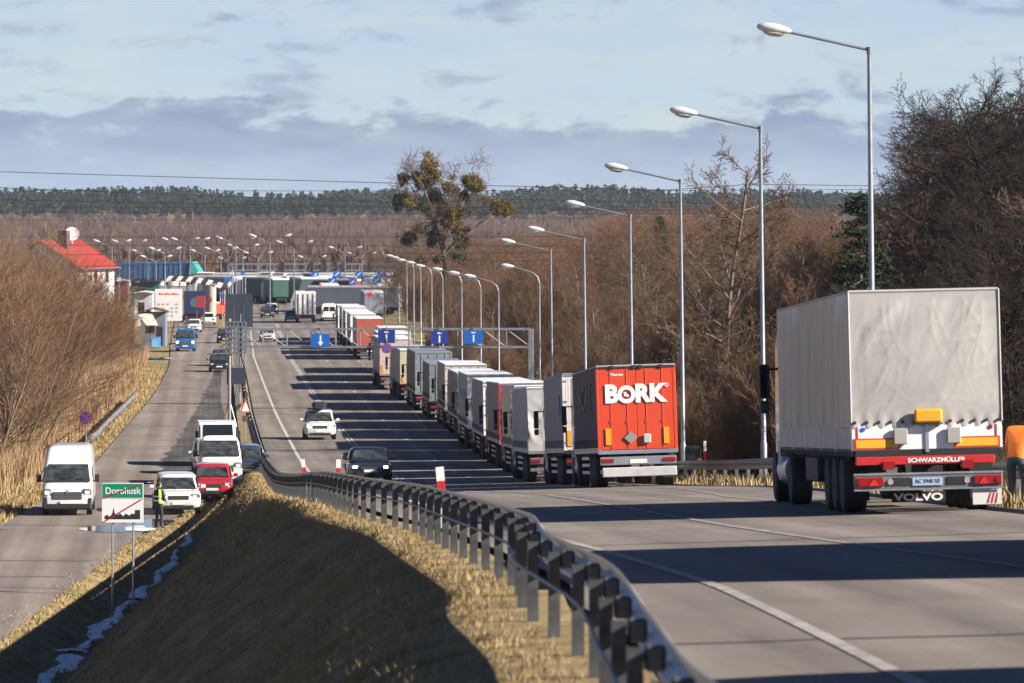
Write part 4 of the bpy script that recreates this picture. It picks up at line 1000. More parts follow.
def box_van(label, x, d, z, yaw, boxm, cabm, L=6.2, H=2.9, hw=1.05, cat='van'):
    t = thing('box_van', label, cat, (x, d, z), (0, 0, yaw))
    MB().box(-hw, hw, -L/2, L/2-1.8, .75, H, .03).build('load_box', boxm, t)
    MB().box(-hw*1.005, hw*1.005, -L/2-.01, L/2-1.79, H-.14, H+.006, .02).build('roof_trim', m_white, t)
    prof = [(L/2-1.75, .4), (L/2-1.75, 2.05), (L/2-1.2, 2.12), (L/2-.72, 1.42), (L/2-.08, 1.12), (L/2, .42)]
    MB().prism(prof, -hw*.93, hw*.93, 'x').build('cab', cabm, t)
    MB().slab([(-hw*.82, L/2-.74, 1.46), (hw*.82, L/2-.74, 1.46), (hw*.78, L/2-1.14, 2.05), (-hw*.78, L/2-1.14, 2.05)][::-1], .02).build('windscreen', m_glass, t)
    for s in (-1, 1):
        for y in (L/2-.9, -L/2+1.3): wheel(t, s*(hw-.14), y, .36, .24, m_truckrim)
        MB().box(s*hw*.7-.16, s*hw*.7+.16, L/2-.12, L/2+.01, .72, .92, .02).build('headlight', m_head, t)
        MB().box(s*(hw+.12)-.08, s*(hw+.12)+.08, L/2-1.2, L/2-1.1, 1.4, 1.75, .02).build('mirror', m_trim, t)
        MB().box(s*hw*.85-.08, s*hw*.85+.08, -L/2-.02, -L/2+.02, .8, 1.0).build('tail_light', m_redlens, t)
    MB().box(-hw*.5, hw*.5, L/2-.05, L/2+.02, .6, .85, .02).build('grille', m_trim, t)
    MB().box(-.26, .26, L/2+.005, L/2+.025, .46, .57).build('number_plate', m_plate, t)
    MB().box(-hw*.9, hw*.9, -L/2+.3, L/2-.4, .42, .74).build('chassis', m_dark, t)
    return t
box_van('pale blue box van with white roof parked behind the white van', -14.75, 250, zs(250)+.02, math.pi+.09, paint('sky_blue', (.16,.38,.58)), paint('white', (.72,.72,.71)), 5.0, 2.12, .92)
car('parked_car', 'dark car parked at the right edge of the side road below the lattice frame', 'car', -25.05, 428, zs(428)+.02, math.pi+.06, 4.5, 1.8, 1.5, .95, .88, paint('black', (.012,.016,.024)), 'hatch', detail=False)
car('parked_car', 'dark grey car parked directly behind the dark one at the side road edge', 'car', -25.9, 446, zs(446)+.02, math.pi+.06, 4.5, 1.8, 1.5, .95, .88, paint('graphite', (.06,.065,.075)), 'hatch', detail=False)
car('parked_car', 'black car parked farthest up the right edge of the side road', 'car', -30.4, 530, zs(530)+.02, math.pi+.06, 4.5, 1.8, 1.5, .95, .88, paint('black', (.012,.016,.024)), 'hatch', detail=False)
van('minivan', 'blue van driving towards the camera at the far end of the side road', -32.4, 497, zs(497)+.02, math.pi+.03, paint('royal_blue', (.02,.10,.28)), 4.9, 1.9, 1.95, windows=True, bumper=paint('royal_blue', (.02,.10,.28)), lit=True)
car('car', 'white car behind the blue van at the far end of the side road', 'car', -37.2, 585, zs(585)+.02, math.pi+.05, 4.4, 1.8, 1.5, .95, .88, paint('white', (.72,.72,.71)), 'hatch', detail=False)
car('car', 'dark blue car close behind the blue van, seen above its roof', 'car', -34.3, 527, zs(527)+.02, math.pi+.05, 4.4, 1.8, 1.6, .98, .9, paint('dark_blue', (.03,.045,.08)), 'suv', detail=False)
car('car', 'white car driving away beside the grey column at the side road end', 'car', -38.0, 625, zs(625)+.02, .06, 4.5, 1.85, 1.6, .98, .9, paint('white', (.72,.72,.71)), 'suv', detail=False)
car('car', 'red car standing left of the white car beside the grey column', 'car', -40.8, 640, zs(640)+.02, .9, 4.3, 1.8, 1.5, .95, .88, paint('red', (.42,.016,.022)), 'hatch', detail=False)
box_van('orange red van standing between the red car and the grey column', -39.8, 660, zs(660)+.02, .5, paint('orange_red', (.62,.09,.05)), paint('orange_red', (.62,.09,.05)), 5.2, 2.3, .98)
for i, (xx, dd, c, yw) in enumerate(((-37.5, 462, 'silver', 2.2), (-36.2, 466, 'graphite', 2.6))):
    car('parked_car', ('silver car parked among the bare bushes left of the side road', 'dark grey car parked beside the silver one among the bare bushes')[i], 'car', xx, dd, gz(xx, dd)+.02, yw, 4.4, 1.8, 1.5, .95, .88, paint(c, (.5,.5,.5)), 'hatch', detail=False)
# the far end of the main road, driving away
zf = lambda x, d: float(zroad(x, d))
def white_lorry(label, x, d):
    t = thing('box_lorry', label, 'lorry', (x, d, zf(x, d)), (0, 0, .055))
    MB().box(-1.27, 1.27, 0, 7.6, 1.05, 3.95, .03).build('load_box', m_white, t)
    MB().box(-1.3, 1.3, -.02, 7.62, 3.7, 3.98, .02).build('roof_rim', m_white, t)
    for k in range(4): MB().tube([(-.95+k*.63, -.04, 1.1), (-.95+k*.63, -.04, 3.7)], .05, 6).build('lock_bar', m_dark, t)
    for s in (-1, 1):
        for y in (1.6, 2.9, 8.9): wheel(t, s*1.05, y, .5, .36, m_truckrim)
        MB().box(s*.95-.22, s*.95+.22, -.06, .02, .75, .92).build('tail_light', m_redlens, t)
        MB().box(s*1.42-.09, s*1.42+.09, 9.6, 9.8, 1.9, 2.7).build('mirror', m_trim, t)
    MB().box(-1.2, 1.2, -.04, .1, .55, 1.04).build('underrun_bar', m_dark, t)
    MB().prism([(7.9, .6), (7.9, 3.4), (9.4, 3.3), (9.9, 1.9), (9.95, .5)], -1.2, 1.2, 'x').build('cab', paint('w1', (.72,.72,.72)), t)
    MB().box(-.5, .5, .2, 9.5, .6, 1.0).build('chassis', m_dark, t)
white_lorry('white box lorry driving away in the middle of the far carriageway', -26.6, 645)
van('minibus', 'white minibus driving away right of the white box lorry', -24.0, 655, zf(-24.0, 655), .06, M('dull_white_paint', (.62,.62,.60), .4), 5.4, 1.95, 2.35, windows=True)
car('car', 'dark saloon in the far oncoming lane left of the white box lorry', 'car', -33.3, 680, zf(-33.3, 680), OUT, 4.5, 1.8, 1.5, .95, .88, paint('black', (.012,.016,.024)), 'sedan', detail=False)
car('car', 'pale car behind the dark saloon in the far oncoming lane', 'car', -33.9, 705, zf(-33.9, 705), OUT, 4.5, 1.8, 1.5, .95, .88, paint('silver_blue', (.50,.55,.60)), 'suv', detail=False, lit=True)
car('car', 'small blue car close left of the white box lorry', 'car', -28.9, 655, zf(-28.9, 655), .06, 4.2, 1.75, 1.5, .93, .88, paint('royal_blue', (.02,.10,.28)), 'hatch', detail=False)

# ------------------------------------------------------------------ street lamps
m_lamp = M('lamp_housing', (.55,.56,.57), .4, .1, var=.08, vs=4)
m_diff = M('lamp_glass', (.45,.46,.46), .15, coat=.5)
def lamp_head(parent, tip, direction, s=1.0):
    """an egg-shaped lantern at the end of an arm"""
    dx, dz = direction; n = 14; rings = []
    for u, w, h0, h1 in ((0, .05, -.04, .04), (.06, .10, -.07, .08), (.22, .15, -.10, .12), (.45, .17, -.13, .15), (.66, .15, -.13, .13), (.8, .10, -.09, .08), (.86, .03, -.04, .02)):
        r = []
        for k in range(n):
            a = 2*math.pi*k/n; c, sn = math.cos(a), math.sin(a)
            yy = w*c*s; zz = ((h1 if sn > 0 else -h0)*sn+.02)*s
            r.append((tip[0]+(u*dx-zz*0)*s, tip[1]+yy, tip[2]+zz+u*dz*s))
        rings.append(r)
    o = MB().loft(rings).build('lantern', m_lamp, parent, smooth=50)
    rings2 = []
    for u, w, h in ((.2, .07, .03), (.32, .13, .08), (.55, .14, .09), (.7, .08, .04)):
        rings2.append([(tip[0]+u*dx*s, tip[1]+w*math.cos(2*math.pi*k/8)*s, tip[2]+u*dz*s-.09*s+h*math.sin(2*math.pi*k/8)*s) for k in range(8)])
    MB().loft(rings2).build('lamp_bowl', m_diff, o, smooth=50)
def street_lamp(label, x, d, z, h=11.0, curved=False, lean=.011, arm=2.0, group='street lamps along the right verge'):
    t = thing('street_lamp', label, 'street lamp', (x, d, z), (0, -lean, 0), group)
    MB().tube([(0,0,-.3), (0,0,1.2), (0,0,1.25), (0,0,h)], [.105,.105,.085,.055], 10).build('pole', m_pole, t, smooth=40)
    MB().box(-.16, .16, -.16, .16, -.2, .06).build('base_plate', m_galv_dark, t)
    if curved:
        pts = [(0,0,h-.05), (-.12,0,h+.35), (-.45,0,h+.62), (-arm,0,h+.95)]
    else: pts = [(.04,0,h-.06), (-arm,0,h+.42)]
    MB().tube(pts, .036, 8).build('arm', m_pole, t, smooth=50)
    if not curved: MB().lathe([(h-.14, .07), (h+.03, .07)], 10, 'z').build('arm_clamp', m_galv_dark, t)
    e = pts[-1]; lamp_head(t, (e[0]+.06, e[1], e[2]-.0), (-1.0, .16 if not curved else .10))
    return t
names = ['nearest, tallest in view, its pole rising behind the grey tarpaulin lorry', 'second nearest, its pole rising just left of the grey tarpaulin lorry', 'third nearest, its pole standing right beside the vermilion lorry', 'fourth nearest, its pole rising behind the vermilion lorry', 'fifth nearest, left of the vermilion lorry\'s top', 'sixth nearest, close to the right end of the gantry']
lx = [9.05, 7.82, 6.35, 5.2, 3.65, 2.25]; tops = [48, 127, 180, 215, 239, 250]
for i in range(6):
    d = 125+30*i; h = 11.0; top = CZ-(tops[i]-205)*d/5000
    street_lamp('straight armed street lamp, '+names[i], lx[i], d, top-h, h)
for i, (d, px) in enumerate(((305, 540), (338, 499), (368, 481), (400, 462), (430, 443), (462, 432), (496, 421), (530, 414), (566, 407), (604, 399))):
    x = (px-512)*d/5000
    street_lamp('curved armed street lamp, number %s of the far row counted from the gantry' % ('one two three four five six seven eight nine ten'.split()[i]), x, d, CZ+float(zT(d))-.1, 8.3 if i else 9.0, True, .004, 1.6, 'far street lamps along the right verge')

def double_lamp(label, x, d, h=10.5):
    t = thing('double_lamp', label, 'street lamp', (x, d, gz(x, d)), (0, 0, R.uniform(-.25, .25)), 'double armed lamps of the border terminal')
    MB().tube([(0,0,0), (0,0,h)], [.11,.07], 8).build('pole', m_pole, t, smooth=40)
    for s in (-1, 1):
        MB().tube([(0,0,h-.05), (s*1.9,0,h+.75)], .05, 6).build('arm', m_pole, t)
        lamp_head(t, (s*1.85, 0, h+.75), (s*1.0, .3), 1.25)
    return t
dl_ = [(112, 243, 760), (129, 243, 800), (156, 258, 900), (165, 250, 880), (180, 241, 720), (190, 241, 730), (221, 250, 860), (236, 240, 700), (243, 247, 900), (270, 238, 680), (294, 244, 760), (345, 249, 820), (205, 252, 980), (232, 262, 1000), (146, 252, 1000), (258, 254, 980), (312, 258, 1000), (362, 255, 990)]
for i, (px, py, d) in enumerate(dl_):
    x = (px-512)*d/5000; h = CZ-(py-205)*d/5000-gz(x, d)-.6
    where = ['above the blue roofed hall', 'over the middle of the terminal', 'over the parked lorries'][0 if px < 205 else 1 if px < 265 else 2]
    double_lamp('%s double armed terminal lamp %s, %s from the left there' % ('tall' if h > 7 else 'lower', where, ['first','second','third','fourth','fifth','sixth','seventh','eighth','ninth','tenth'][sum(1 for q in dl_ if q[0] < px and (0 if q[0] < 205 else 1 if q[0] < 265 else 2) == (0 if px < 205 else 1 if px < 265 else 2))]), x, d, max(h, 4))

# ------------------------------------------------------------------ overhead gantry with lane signs
def gantry():
    d = 345.0; zt, zb = CZ-(329-205)*d/5000, CZ-(347-205)*d/5000
    xl, xr = -18.9, 1.3
    t = thing('sign_gantry', 'grey lattice gantry with blue lane signs spanning the main road', 'gantry', (xr, d, gz(xr, d)))
    o = Vector(t.location)
    def P(x, y, z): return Vector((x, d+y, z))-o
    for x in (xl, xr):
        MB().box(x-.18-o.x, x+.18-o.x, -.45, -.20, -.4, zt-o.z, .02).build('leg', m_galv, t)
        MB().box(x-.18-o.x, x+.18-o.x, .20, .45, -.4, zt-o.z, .02).build('leg', m_galv, t)
    for y in (-.4, .4):
        for z in (zb, zt): MB().box(xl-o.x, xr-o.x, y-.06, y+.06, z-.07-o.z, z+.07-o.z).build('chord', m_galv, t)
    n = 12
    for k in range(n+1):
        x = xl+(xr-xl)*k/n
        for y in (-.4, .4): MB().tube([P(x, y, zb), P(x, y, zt)], .05, 5).build('upright', m_galv, t)
        MB().tube([P(x, -.4, zt), P(x, .4, zt)], .035, 5).build('tie', m_galv, t)
        if k < n and k not in (7, 8):
            x2 = xl+(xr-xl)*(k+1)/n
            MB().tube([P(x, -.4, zt), P(x2, -.4, zb)], .028, 5).build('diagonal', m_pole, t)
    for px, pw, py, mat, kind in ((320.5, 9, 340.5, m_bluesign, 'arrow'), (386.5, 8.5, 336.5, m_navysign, 'one'), (439.5, 8.5, 337.5, m_navysign, 'one'), (473.5, 9.3, 337, m_bluesign, 'one')):
        x = (px-512)*(d-.7)/5000; z = CZ-(py-205)*(d-.7)/5000; w = pw*d/5000; h = 6.6*d/5000
        s = MB().box(x-w-o.x, x+w-o.x, -.72, -.66, z-h-o.z, z+h-o.z).build('lane_sign', mat, t)
        c = P(x, -.725, z)
        MB().box(c.x-.04, c.x+.04, -.65, -.46, zb-o.z, zt-o.z+.15).build('sign_bracket', m_galv, t)
        if kind == 'arrow':
            a = MB().box(c.x-.06, c.x+.06, c.y-.012, c.y, c.z-.1, c.z+.36); a.slab([(c.x-.2, c.y, c.z-.1), (c.x+.2, c.y, c.z-.1), (c.x, c.y, c.z-.38)][::-1], .012); a.build('arrow', m_signwhite, s)
        else:
            link('lettering', text_mesh('1', .66, m_signwhite, .012, .02), s, (c.x, c.y-.006, c.z-.13), (rad(90), 0, 0))
            k = MB().box(c.x-.15, c.x+.04, c.y-.012, c.y, c.z+.26, c.z+.35); k.box(c.x+.06, c.x+.15, c.y-.012, c.y, c.z+.26, c.z+.32); k.build('vehicle_symbol', m_signwhite, s)
    # round no-stopping sign hung below
    x = (387-512)*d/5000; z = CZ-(348-205)*d/5000; c = P(x, -.8, z)
    disc = MB().lathe([(c.y-.01, .36), (c.y+.01, .36)], 24, 'y', (c.x, 0, c.z)).build('round_sign', m_red, t)
    MB().lathe([(c.y-.016, .29), (c.y-.0105, .29)], 24, 'y', (c.x, 0, c.z)).build('sign_face', m_bluesign, disc)
    for s in (-1, 1): MB().slab([(c.x-.21, c.y-.018, c.z-s*.17), (c.x-.17, c.y-.018, c.z-s*.21), (c.x+.21, c.y-.018, c.z+s*.17), (c.x+.17, c.y-.018, c.z+s*.21)][::s], .004).build('sign_bar', m_red, disc)
    MB().tube([c+Vector((0, .02, .3)), c+Vector((0, .1, .8))], .03, 5).build('sign_hanger', m_galv, t)
gantry()

def round_sign(label, x, d, z0, zc, r=.36):
    t = thing('no_stopping_sign', label, 'road sign', (x, d, z0))
    h = zc-z0
    MB().tube([(0,.04,-.3), (0,.04,h+.25)], .03, 8).build('post', m_galv, t, smooth=40)
    disc = MB().lathe([(-.01, r), (.008, r)], 28, 'y', (0, 0, h)).build('plate', m_red, t)
    MB().lathe([(-.015, r*.87), (-.0105, r*.87)], 28, 'y', (0, 0, h)).build('plate_face', M('deep_blue_sheeting', (.012,.035,.25), .35), disc)
    for s in (-1, 1): MB().slab([(-r*.58, -.017, h-s*r*.53), (-r*.53, -.017, h-s*r*.58), (r*.58, -.017, h+s*r*.53), (r*.53, -.017, h+s*r*.58)][::s], .004).build('cross_bar', m_red, disc)
d = 258.0; x = (86-512)*d/5000
round_sign('round blue no stopping sign with red cross on a post behind the white van', x, d, gz(x, d), CZ-(418-205)*d/5000, .36)

def town_sign():
    d = 160.0; m_green = M('green_sign_sheeting', (.0,.25,.13), .4)
    xl, xr = (102-512)*d/5000, (143.5-512)*d/5000
    xc = (xl+xr)/2; w = (xr-xl)/2
    z1, zm, z0 = (CZ-(y-205)*d/5000 for y in (483, 498.5, 522.5))
    g = gz(xc, d)
    t = thing('town_sign', 'green and white town sign struck through in red on two posts beside the ditch', 'road sign', (xc, d, g))
    q = lambda z: z-g
    for s in (-1, 1):
        xx = s*w*.50; MB().tube([(xx, .06, gz(xc+xx, d)-g-.4), (xx, .06, q(z1)-.05)], .035, 8).build('post', m_galv, t, smooth=40)
    MB().box(-w, w, 0, .03, q(zm)+.006, q(z1)).build('sign_border', m_signwhite, t)
    gp = MB().box(-w+.025, w-.025, -.006, -.001, q(zm)+.03, q(z1)-.025).build('green_plate', m_green, t)
    link('lettering', text_mesh('Dorohusk', .30, m_signwhite, .006, .004, sx=.92), gp, (0, -.010, (q(zm)+q(z1))/2-.01), (rad(90), 0, 0))
    MB().box(-w, w, 0, .03, q(z0), q(zm)-.012).build('white_plate', m_signwhite, t)
    hz = q(z0)+.10; H_ = q(zm)-q(z0)
    sk = [(-w*.88, hz), (-w*.88, hz+.10), (-w*.75, hz+.15), (-w*.66, hz+.09), (-w*.56, hz+.13), (-w*.50, hz+.20), (-w*.44, hz+.38), (-w*.39, hz+.20), (-w*.30, hz+.13), (-w*.12, hz+.19), (w*.02, hz+.10), (w*.15, hz+.19), (w*.30, hz+.12), (w*.45, hz+.19), (w*.58, hz+.17), (w*.58, hz+.30), (w*.84, hz+.30), (w*.84, hz)]
    MB().slab([(a, -.001, b) for a, b in sk], .006).build('town_silhouette', m_ink, t)
    m_darkred = M('dark_red_sheeting', (.30,.016,.02), .4)
    MB().slab([(-w*.97, -.014, q(zm)+.03), (-w*.80, -.014, q(zm)+.03), (w*.97, -.014, q(z1)-.03), (w*.80, -.014, q(z1)-.03)], .004).build('red_bar', m_darkred, t)
    MB().slab([(-w*.97, -.010, q(z0)+.02), (-w*.84, -.010, q(z0)+.02), (w*.97, -.010, q(zm)-.03), (w*.84, -.010, q(zm)-.03)], .004).build('red_bar', m_darkred, t)
town_sign()

# sign boards seen from behind, beside the main road
def board_back():
    d = 440.0; xl, xr = (225-512)*d/5000, (253-512)*d/5000; xc = (xl+xr)/2; g = gz(xc, d)
    t = thing('sign_board', 'large dark blank sign board on tall posts between the two roads', 'sign board', (xc, d, g))
    z1, z0 = CZ-(294-205)*d/5000-g, CZ-(327-205)*d/5000-g
    mb_ = M('dark_board_back', (.055,.07,.095), .5, .3, var=.15, vs=1.2)
    n = 3
    for k in range(n): a = (xl-xc)+(xr-xl)*k/n; MB().box(a+.01, a+(xr-xl)/n-.01, -.04, .02, z0, z1).build('board_panel', mb_, t)
    for xx in (-.6, .55): MB().tube([(xx, .12, -.3), (xx, .12, z1+1.9)], .06, 8).build('post', m_galv, t, smooth=40)
    MB().box(-1.2, 1.2, .02, .06, z0+.3, z0+.4).build('crossbar', m_galv_dark, t)
board_back()
def lattice_frame():
    d = 303.0; xl, xr = (226-512)*d/5000, (246-512)*d/5000; xc = (xl+xr)/2; g = gz(xc, d)
    t = thing('lattice_frame', 'grey steel lattice sign frame on a thick pole by the parked cars', 'sign frame', (xc, d, g))
    z1, z0 = CZ-(322-205)*d/5000-g, CZ-(353-205)*d/5000-g; w = (xr-xl)/2
    MB().tube([(-w+.2, .1, -.3), (-w+.2, .1, z1+.2)], .11, 10).build('pole', m_galv, t, smooth=40)
    MB().tube([(w-.35, .1, z0-2.4), (w-.35, .1, z1+.5)], .05, 8).build('pole', m_galv_dark, t, smooth=40)
    for k in range(6): xx = -w+2*w*k/5; MB().box(xx-.05, xx+.05, -.02, .04, z0, z1).build('upright', m_pole, t)
    for k in range(7): zz = z0+(z1-z0)*k/6; MB().box(-w, w, -.05, -.0205, zz-.05, zz+.05).build('crossbar', m_pole, t)
    MB().box(-w+.05, w-.02, .05, .08, z0-1.9, z0-.9).build('lower_board', M('dark_board_back', (.055,.07,.095), .5), t)
    for s in (-1, 1): MB().tube([(-w+.2, .1, 1.9), (-w+.2+s*.5, .1, .0)], .03, 5).build('brace', m_galv, t)
lattice_frame()
def warning_sign():
    d = 272.0; x = (245.5-512)*d/5000; g = gz(x, d)
    t = thing('warning_sign', 'white triangular warning sign with red border above the guard rail', 'road sign', (x, d, g), (0, 0, .95))
    zc = CZ-(408-205)*d/5000-g
    MB().tube([(0, .05, -.3), (0, .05, zc+.75)], .032, 8).build('post', m_galv, t)
    tri = lambda r, y: [(r*math.sin(a), y, zc+r*math.cos(a)) for a in (0, 2.094, 4.189)]
    pl = MB().slab(tri(.46, 0), .012).build('plate', m_red, t); MB().slab(tri(.33, -.004), .005).build('plate_face', m_signwhite, pl)
    MB().lathe([(-.08, .16), (.06, .16)], 12, 'y', (0, 0, zc+.72)).build('lamp', m_ink, t)
    MB().box(-.22, .22, .0, .03, zc-.75, zc-.42).build('lower_plate', m_dark, t)
warning_sign()

# red and white marker posts
def marker(label, x, d, h=1.05, tilt=0.0, w=.11, z=None):
    t = thing('marker_post', label, 'marker post', (x, d, float(zroad(x, d)) if z is None else z), (0, tilt, 0), 'red and white marker posts on the shoulder')
    s = [(0, .52, m_signwhite, 'lower_band'), (.52, .77, m_red, 'red_band'), (.77, 1.0, m_signwhite, 'upper_band')]
    for a, b, m, n in s: MB().prism([(-w/2, -.02), (w/2, -.02), (w/2, .02), (-w/2, .02)], a*h, b*h-.002, 'z').build(n, m, t)
    return t
marker('tilted red and white marker post behind the curve of the guard rail', (445-512)*86/5000, 86, 1.05, -.09, .14)
marker('red and white marker post just left of the black saloon', (337.5-512)*150/5000, 150, 1.12, .03, .14)
marker('red and white marker post leaning at the far bend of the guard rail', (307-512)*168/5000, 168, 1.2, -.12, .13)
marker('red and white marker post at the guard rail beside the parked van', (258-512)*236/5000, 236, 1.0, .2, .14)
marker('thin white marker post on the right verge behind the guard rail', (705-512)*180/5000, 180, 1.55, 0, .10, float(zroad(RE(180)+1.5, 180))-.1)

# ------------------------------------------------------------------ overhead wires across the valley
m_wire = M('wire', (.03,.03,.035), .6)
wires = [(0, 173, 700, 191), (0, 189, 420, 203), (0, 201, 700, 211), (0, 213, 700, 214), (0, 238, 640, 236), (0, 246, 640, 246), (0, 256, 640, 252), (0, 270, 480, 256), (400, 191, 1000, 190), (560, 207, 900, 206), (560, 218, 960, 214)]
words = 'topmost second third fourth fifth sixth seventh lowest'.split()
for i, (x0, y0, x1, y1) in enumerate(wires):
    d = 430.0+(i*3 if i < 8 else 120+i*3)
    sl = (y1-y0)/(x1-x0); xa, xb = -500, 1500
    pts = []
    for k in range(25):
        px = xa+(xb-xa)*k/24; py = y0+sl*(px-x0)*(.6 if px < x0 or px > x1 else 1)+3.0*((px-500)/600)**2*-1*.6
        pts.append(((px-512)*d/5000, d, CZ-(py-205)*d/5000))
    lab = ('thin dark overhead wire crossing the left sky and fields, %s of that set' % words[i]) if i < 8 else ('thin dark overhead wire over the wood on the right, %s of three' % ('top', 'middle', 'lowest')[i-8])
    tag(MB().tube(pts, .027, 4).build('overhead_wire', m_wire, None), lab, 'wire', 'overhead wires')

# ------------------------------------------------------------------ house with the red roof
def house():
    d = 480.0; k = d/5000
    ridge0 = Vector(((41-512)*k, 0, 0)); eave_x = (82-512)*k; ze = CZ-(267-205)*k; zr_ = CZ-(240-205)*k
    hw = eave_x-ridge0.x; g = CZ+float(zS(d))-.3
    yaw = -.245
    t = thing('house', 'white house with red metal roof rising out of the bare trees', 'house', (ridge0.x, d, g), (0, 0, yaw))
    L = 11.0; He = ze-g; Hr = zr_-g
    m_wall = M('white_render', (.74,.72,.68), .8, var=.06, vs=1.2)
    m_roof = M('red_roof_sheet', (.38,.06,.045), .5, var=.1, vs=1.5)
    MB().prism([(-hw+.25, 0), (hw-.25, 0), (hw-.25, He), (0, Hr-.25), (-hw+.25, He)], 0, L, 'y').build('wall', m_wall, t)
    rf = thing  # keep flake quiet
    for s in (-1, 1):
        q = [(s*0.0, -.45, Hr), (s*0.0, L+.45, Hr), (s*(hw+.25), L+.45, He-.17), (s*(hw+.25), -.45, He-.17)]
        r_ = MB().slab(q[::s], .10).build('roof', m_roof, t)
        for j in range(19):
            y = -.4+j*(L+.8)/18
            MB().slab([(s*.02, y-.03, Hr+.115), (s*.02, y+.03, Hr+.115), (s*(hw+.24), y+.03, He-.06), (s*(hw+.24), y-.03, He-.06)][::s], .03).build('roof_seam', m_roof, r_)
        MB().tube([(s*(hw+.3), -.4, He-.2), (s*(hw+.3), L+.4, He-.2)], .07, 6).build('gutter', m_galv_dark, t)
    for s in (-1, 1):
        for zz in (He-1.65, He-4.4):
            for y in (2.0, 5.3, 8.7):
                w_ = MB().box(*sorted((s*(hw-.26), s*(hw-.20))), y-.55, y+.55, zz, zz+1.3).build('window', m_signwhite, t)
                MB().box(*sorted((s*(hw-.2005), s*(hw-.185))), y-.46, y+.46, zz+.08, zz+1.22).build('pane', m_glass, w_)
    for zz in (He-1.65, He-4.4):
        for xx in (-1.6, 1.6):
            w_ = MB().box(xx-.55, xx+.55, -.06, .02, zz, zz+1.3).build('window', m_signwhite, t); MB().box(xx-.46, xx+.46, -.075, -.0605, zz+.08, zz+1.22).build('pane', m_glass, w_)
    MB().box(hw-.245, hw-.215, 4.4, 9.2, He-2.75, He-1.95).build('wall_sign', M('blue_grey_letters', (.26,.30,.40), .6, var=.4, vs=6), t)
    MB().box(.6, 1.5, 3.2, 4.2, Hr-1.2, Hr+.9, .02).build('chimney', M('chimney_brick', (.10,.06,.055), .8, var=.2), t)
    di = thing('satellite_dish', 'round white satellite dish on the red roof beside the chimney', 'satellite dish', (0, 0, 0))
    mw = Matrix.Translation(t.location) @ t.rotation_euler.to_matrix().to_4x4()
    di.location = mw @ Vector((.9, 6.6, Hr-.4)); di.rotation_euler = (rad(-15), 0, rad(10))
    MB().lathe([(.22, .03), (.16, .30), (.08, .52), (.0, .68), (.015, .69), (.1, .53), (.18, .3), (.24, .03)], 20, 'y', (0, 0, 1.0)).build('reflector', m_white, di, smooth=40)
    MB().tube([(0, .3, -.4), (0, .3, 1.0)], .04, 6).build('mast', m_galv, di)
    MB().tube([(0, 0, .4), (0, -.5, .9)], .02, 5).build('feed_arm', m_galv, di)
house()

# ------------------------------------------------------------------ the border terminal at the far end
def at(px, py, d): return (px-512)*d/5000, CZ-(py-205)*d/5000
m_bluer = M('blue_roof_sheet', (.035,.10,.22), .4, .2, var=.2, vs=.6)
m_teal = M('teal_sheet', (.04,.30,.28), .4)
m_dull = M('dull_cladding', (.30,.31,.33), .6, var=.12, vs=.5)
def blue_hall():
    d = 900.0; x0, zt = at(112, 263, d); x1, zb = at(197, 279, d); g = gz((x0+x1)/2, d)
    t = thing('terminal_hall', 'long terminal hall with blue roof and teal end right of the house', 'building', ((x0+x1)/2, d, g)); w = (x1-x0)/2
    zt -= g; zb -= g
    MB().prism([(-w, zb), (-w+1.2, zt), (w-1.0, zt+.1), (w+.2, zb)], 0, 14, 'y').build('roof', m_bluer, t)
    for k in range(15): xx = -w+1.2+k*(2*w-2.6)/14; MB().slab([(xx, -.03, zb+.1), (xx+.18, -.03, zb+.1), (xx+.25, -.03, zt-.1), (xx+.07, -.03, zt-.1)], .06).build('roof_seam', M('pale_blue_sheet', (.05,.13,.26), .4), t)
    MB().prism([(w-1.5, zb+.9), (w-1.2, zt+.2), (w-.8, zt+.15), (w+.6, zb+.9)], -.4, 13, 'y').build('gable_end', m_teal, t)
    MB().box(-w+.3, w-.3, .3, 13.6, 0, zb-.02).build('wall', m_dull, t)
    for k in range(11):
        a = -w+.5+k*(2*w-1)/11; wn_ = MB().box(a, a+(2*w-1)/11-.18, .2, .32, zb-1.25, zb-.35).build('window', m_signwhite, t)
        if k % 3 == 1: MB().box(a+.1, a+(2*w-1)/11-.3, .17, .2, zb-1.1, zb-.5).build('pane', m_glass, wn_)
    gx, gz_ = at(143, 279, d)
    MB().prism([(-w+4.3, zb-1.3), (-w+5.6, zb-.1), (-w+6.2, zb+.15), (-w+6.9, zb-.1), (-w+8.2, zb-1.3)], -1.5, .2, 'y').build('porch', m_dark, t)
    MB().box(-w+7.9, -w+8.7, -.9, -.75, zb-.9, zb-.2).build('blue_plate', m_bluesign, t)
blue_hall()
def canopy(label, px0, px1, py, d, thick=.5, depth=9, posts=6, mat=None, under=None):
    x0, z = at(px0, py, d); x1, _ = at(px1, py, d); g = gz((x0+x1)/2, d); w = (x1-x0)/2
    t = thing('canopy', label, 'canopy', ((x0+x1)/2, d, g)); h = z-g
    MB().box(-w, w, 0, depth, h-thick, h, .04).build('roof', mat or M('pale_roof_edge', (.62,.64,.67), .5, var=.08, vs=.4), t)
    MB().box(-w, w, -.04, -.001, h-thick*.55, h-thick*.35).build('fascia_stripe', m_dull, t)
    for k in range(posts):
        xx = -w+.5+(2*w-1)*k/(posts-1); MB().box(xx-.15, xx+.15, .6, .9, 0, h-thick).build('post', m_galv, t)
    return t
canopy('long pale flat canopy roof over the border booths', 196, 392, 273, 905, .55, 7, 12, M('weathered_pale_roof', (.42,.43,.45), .6, var=.15, vs=.3))
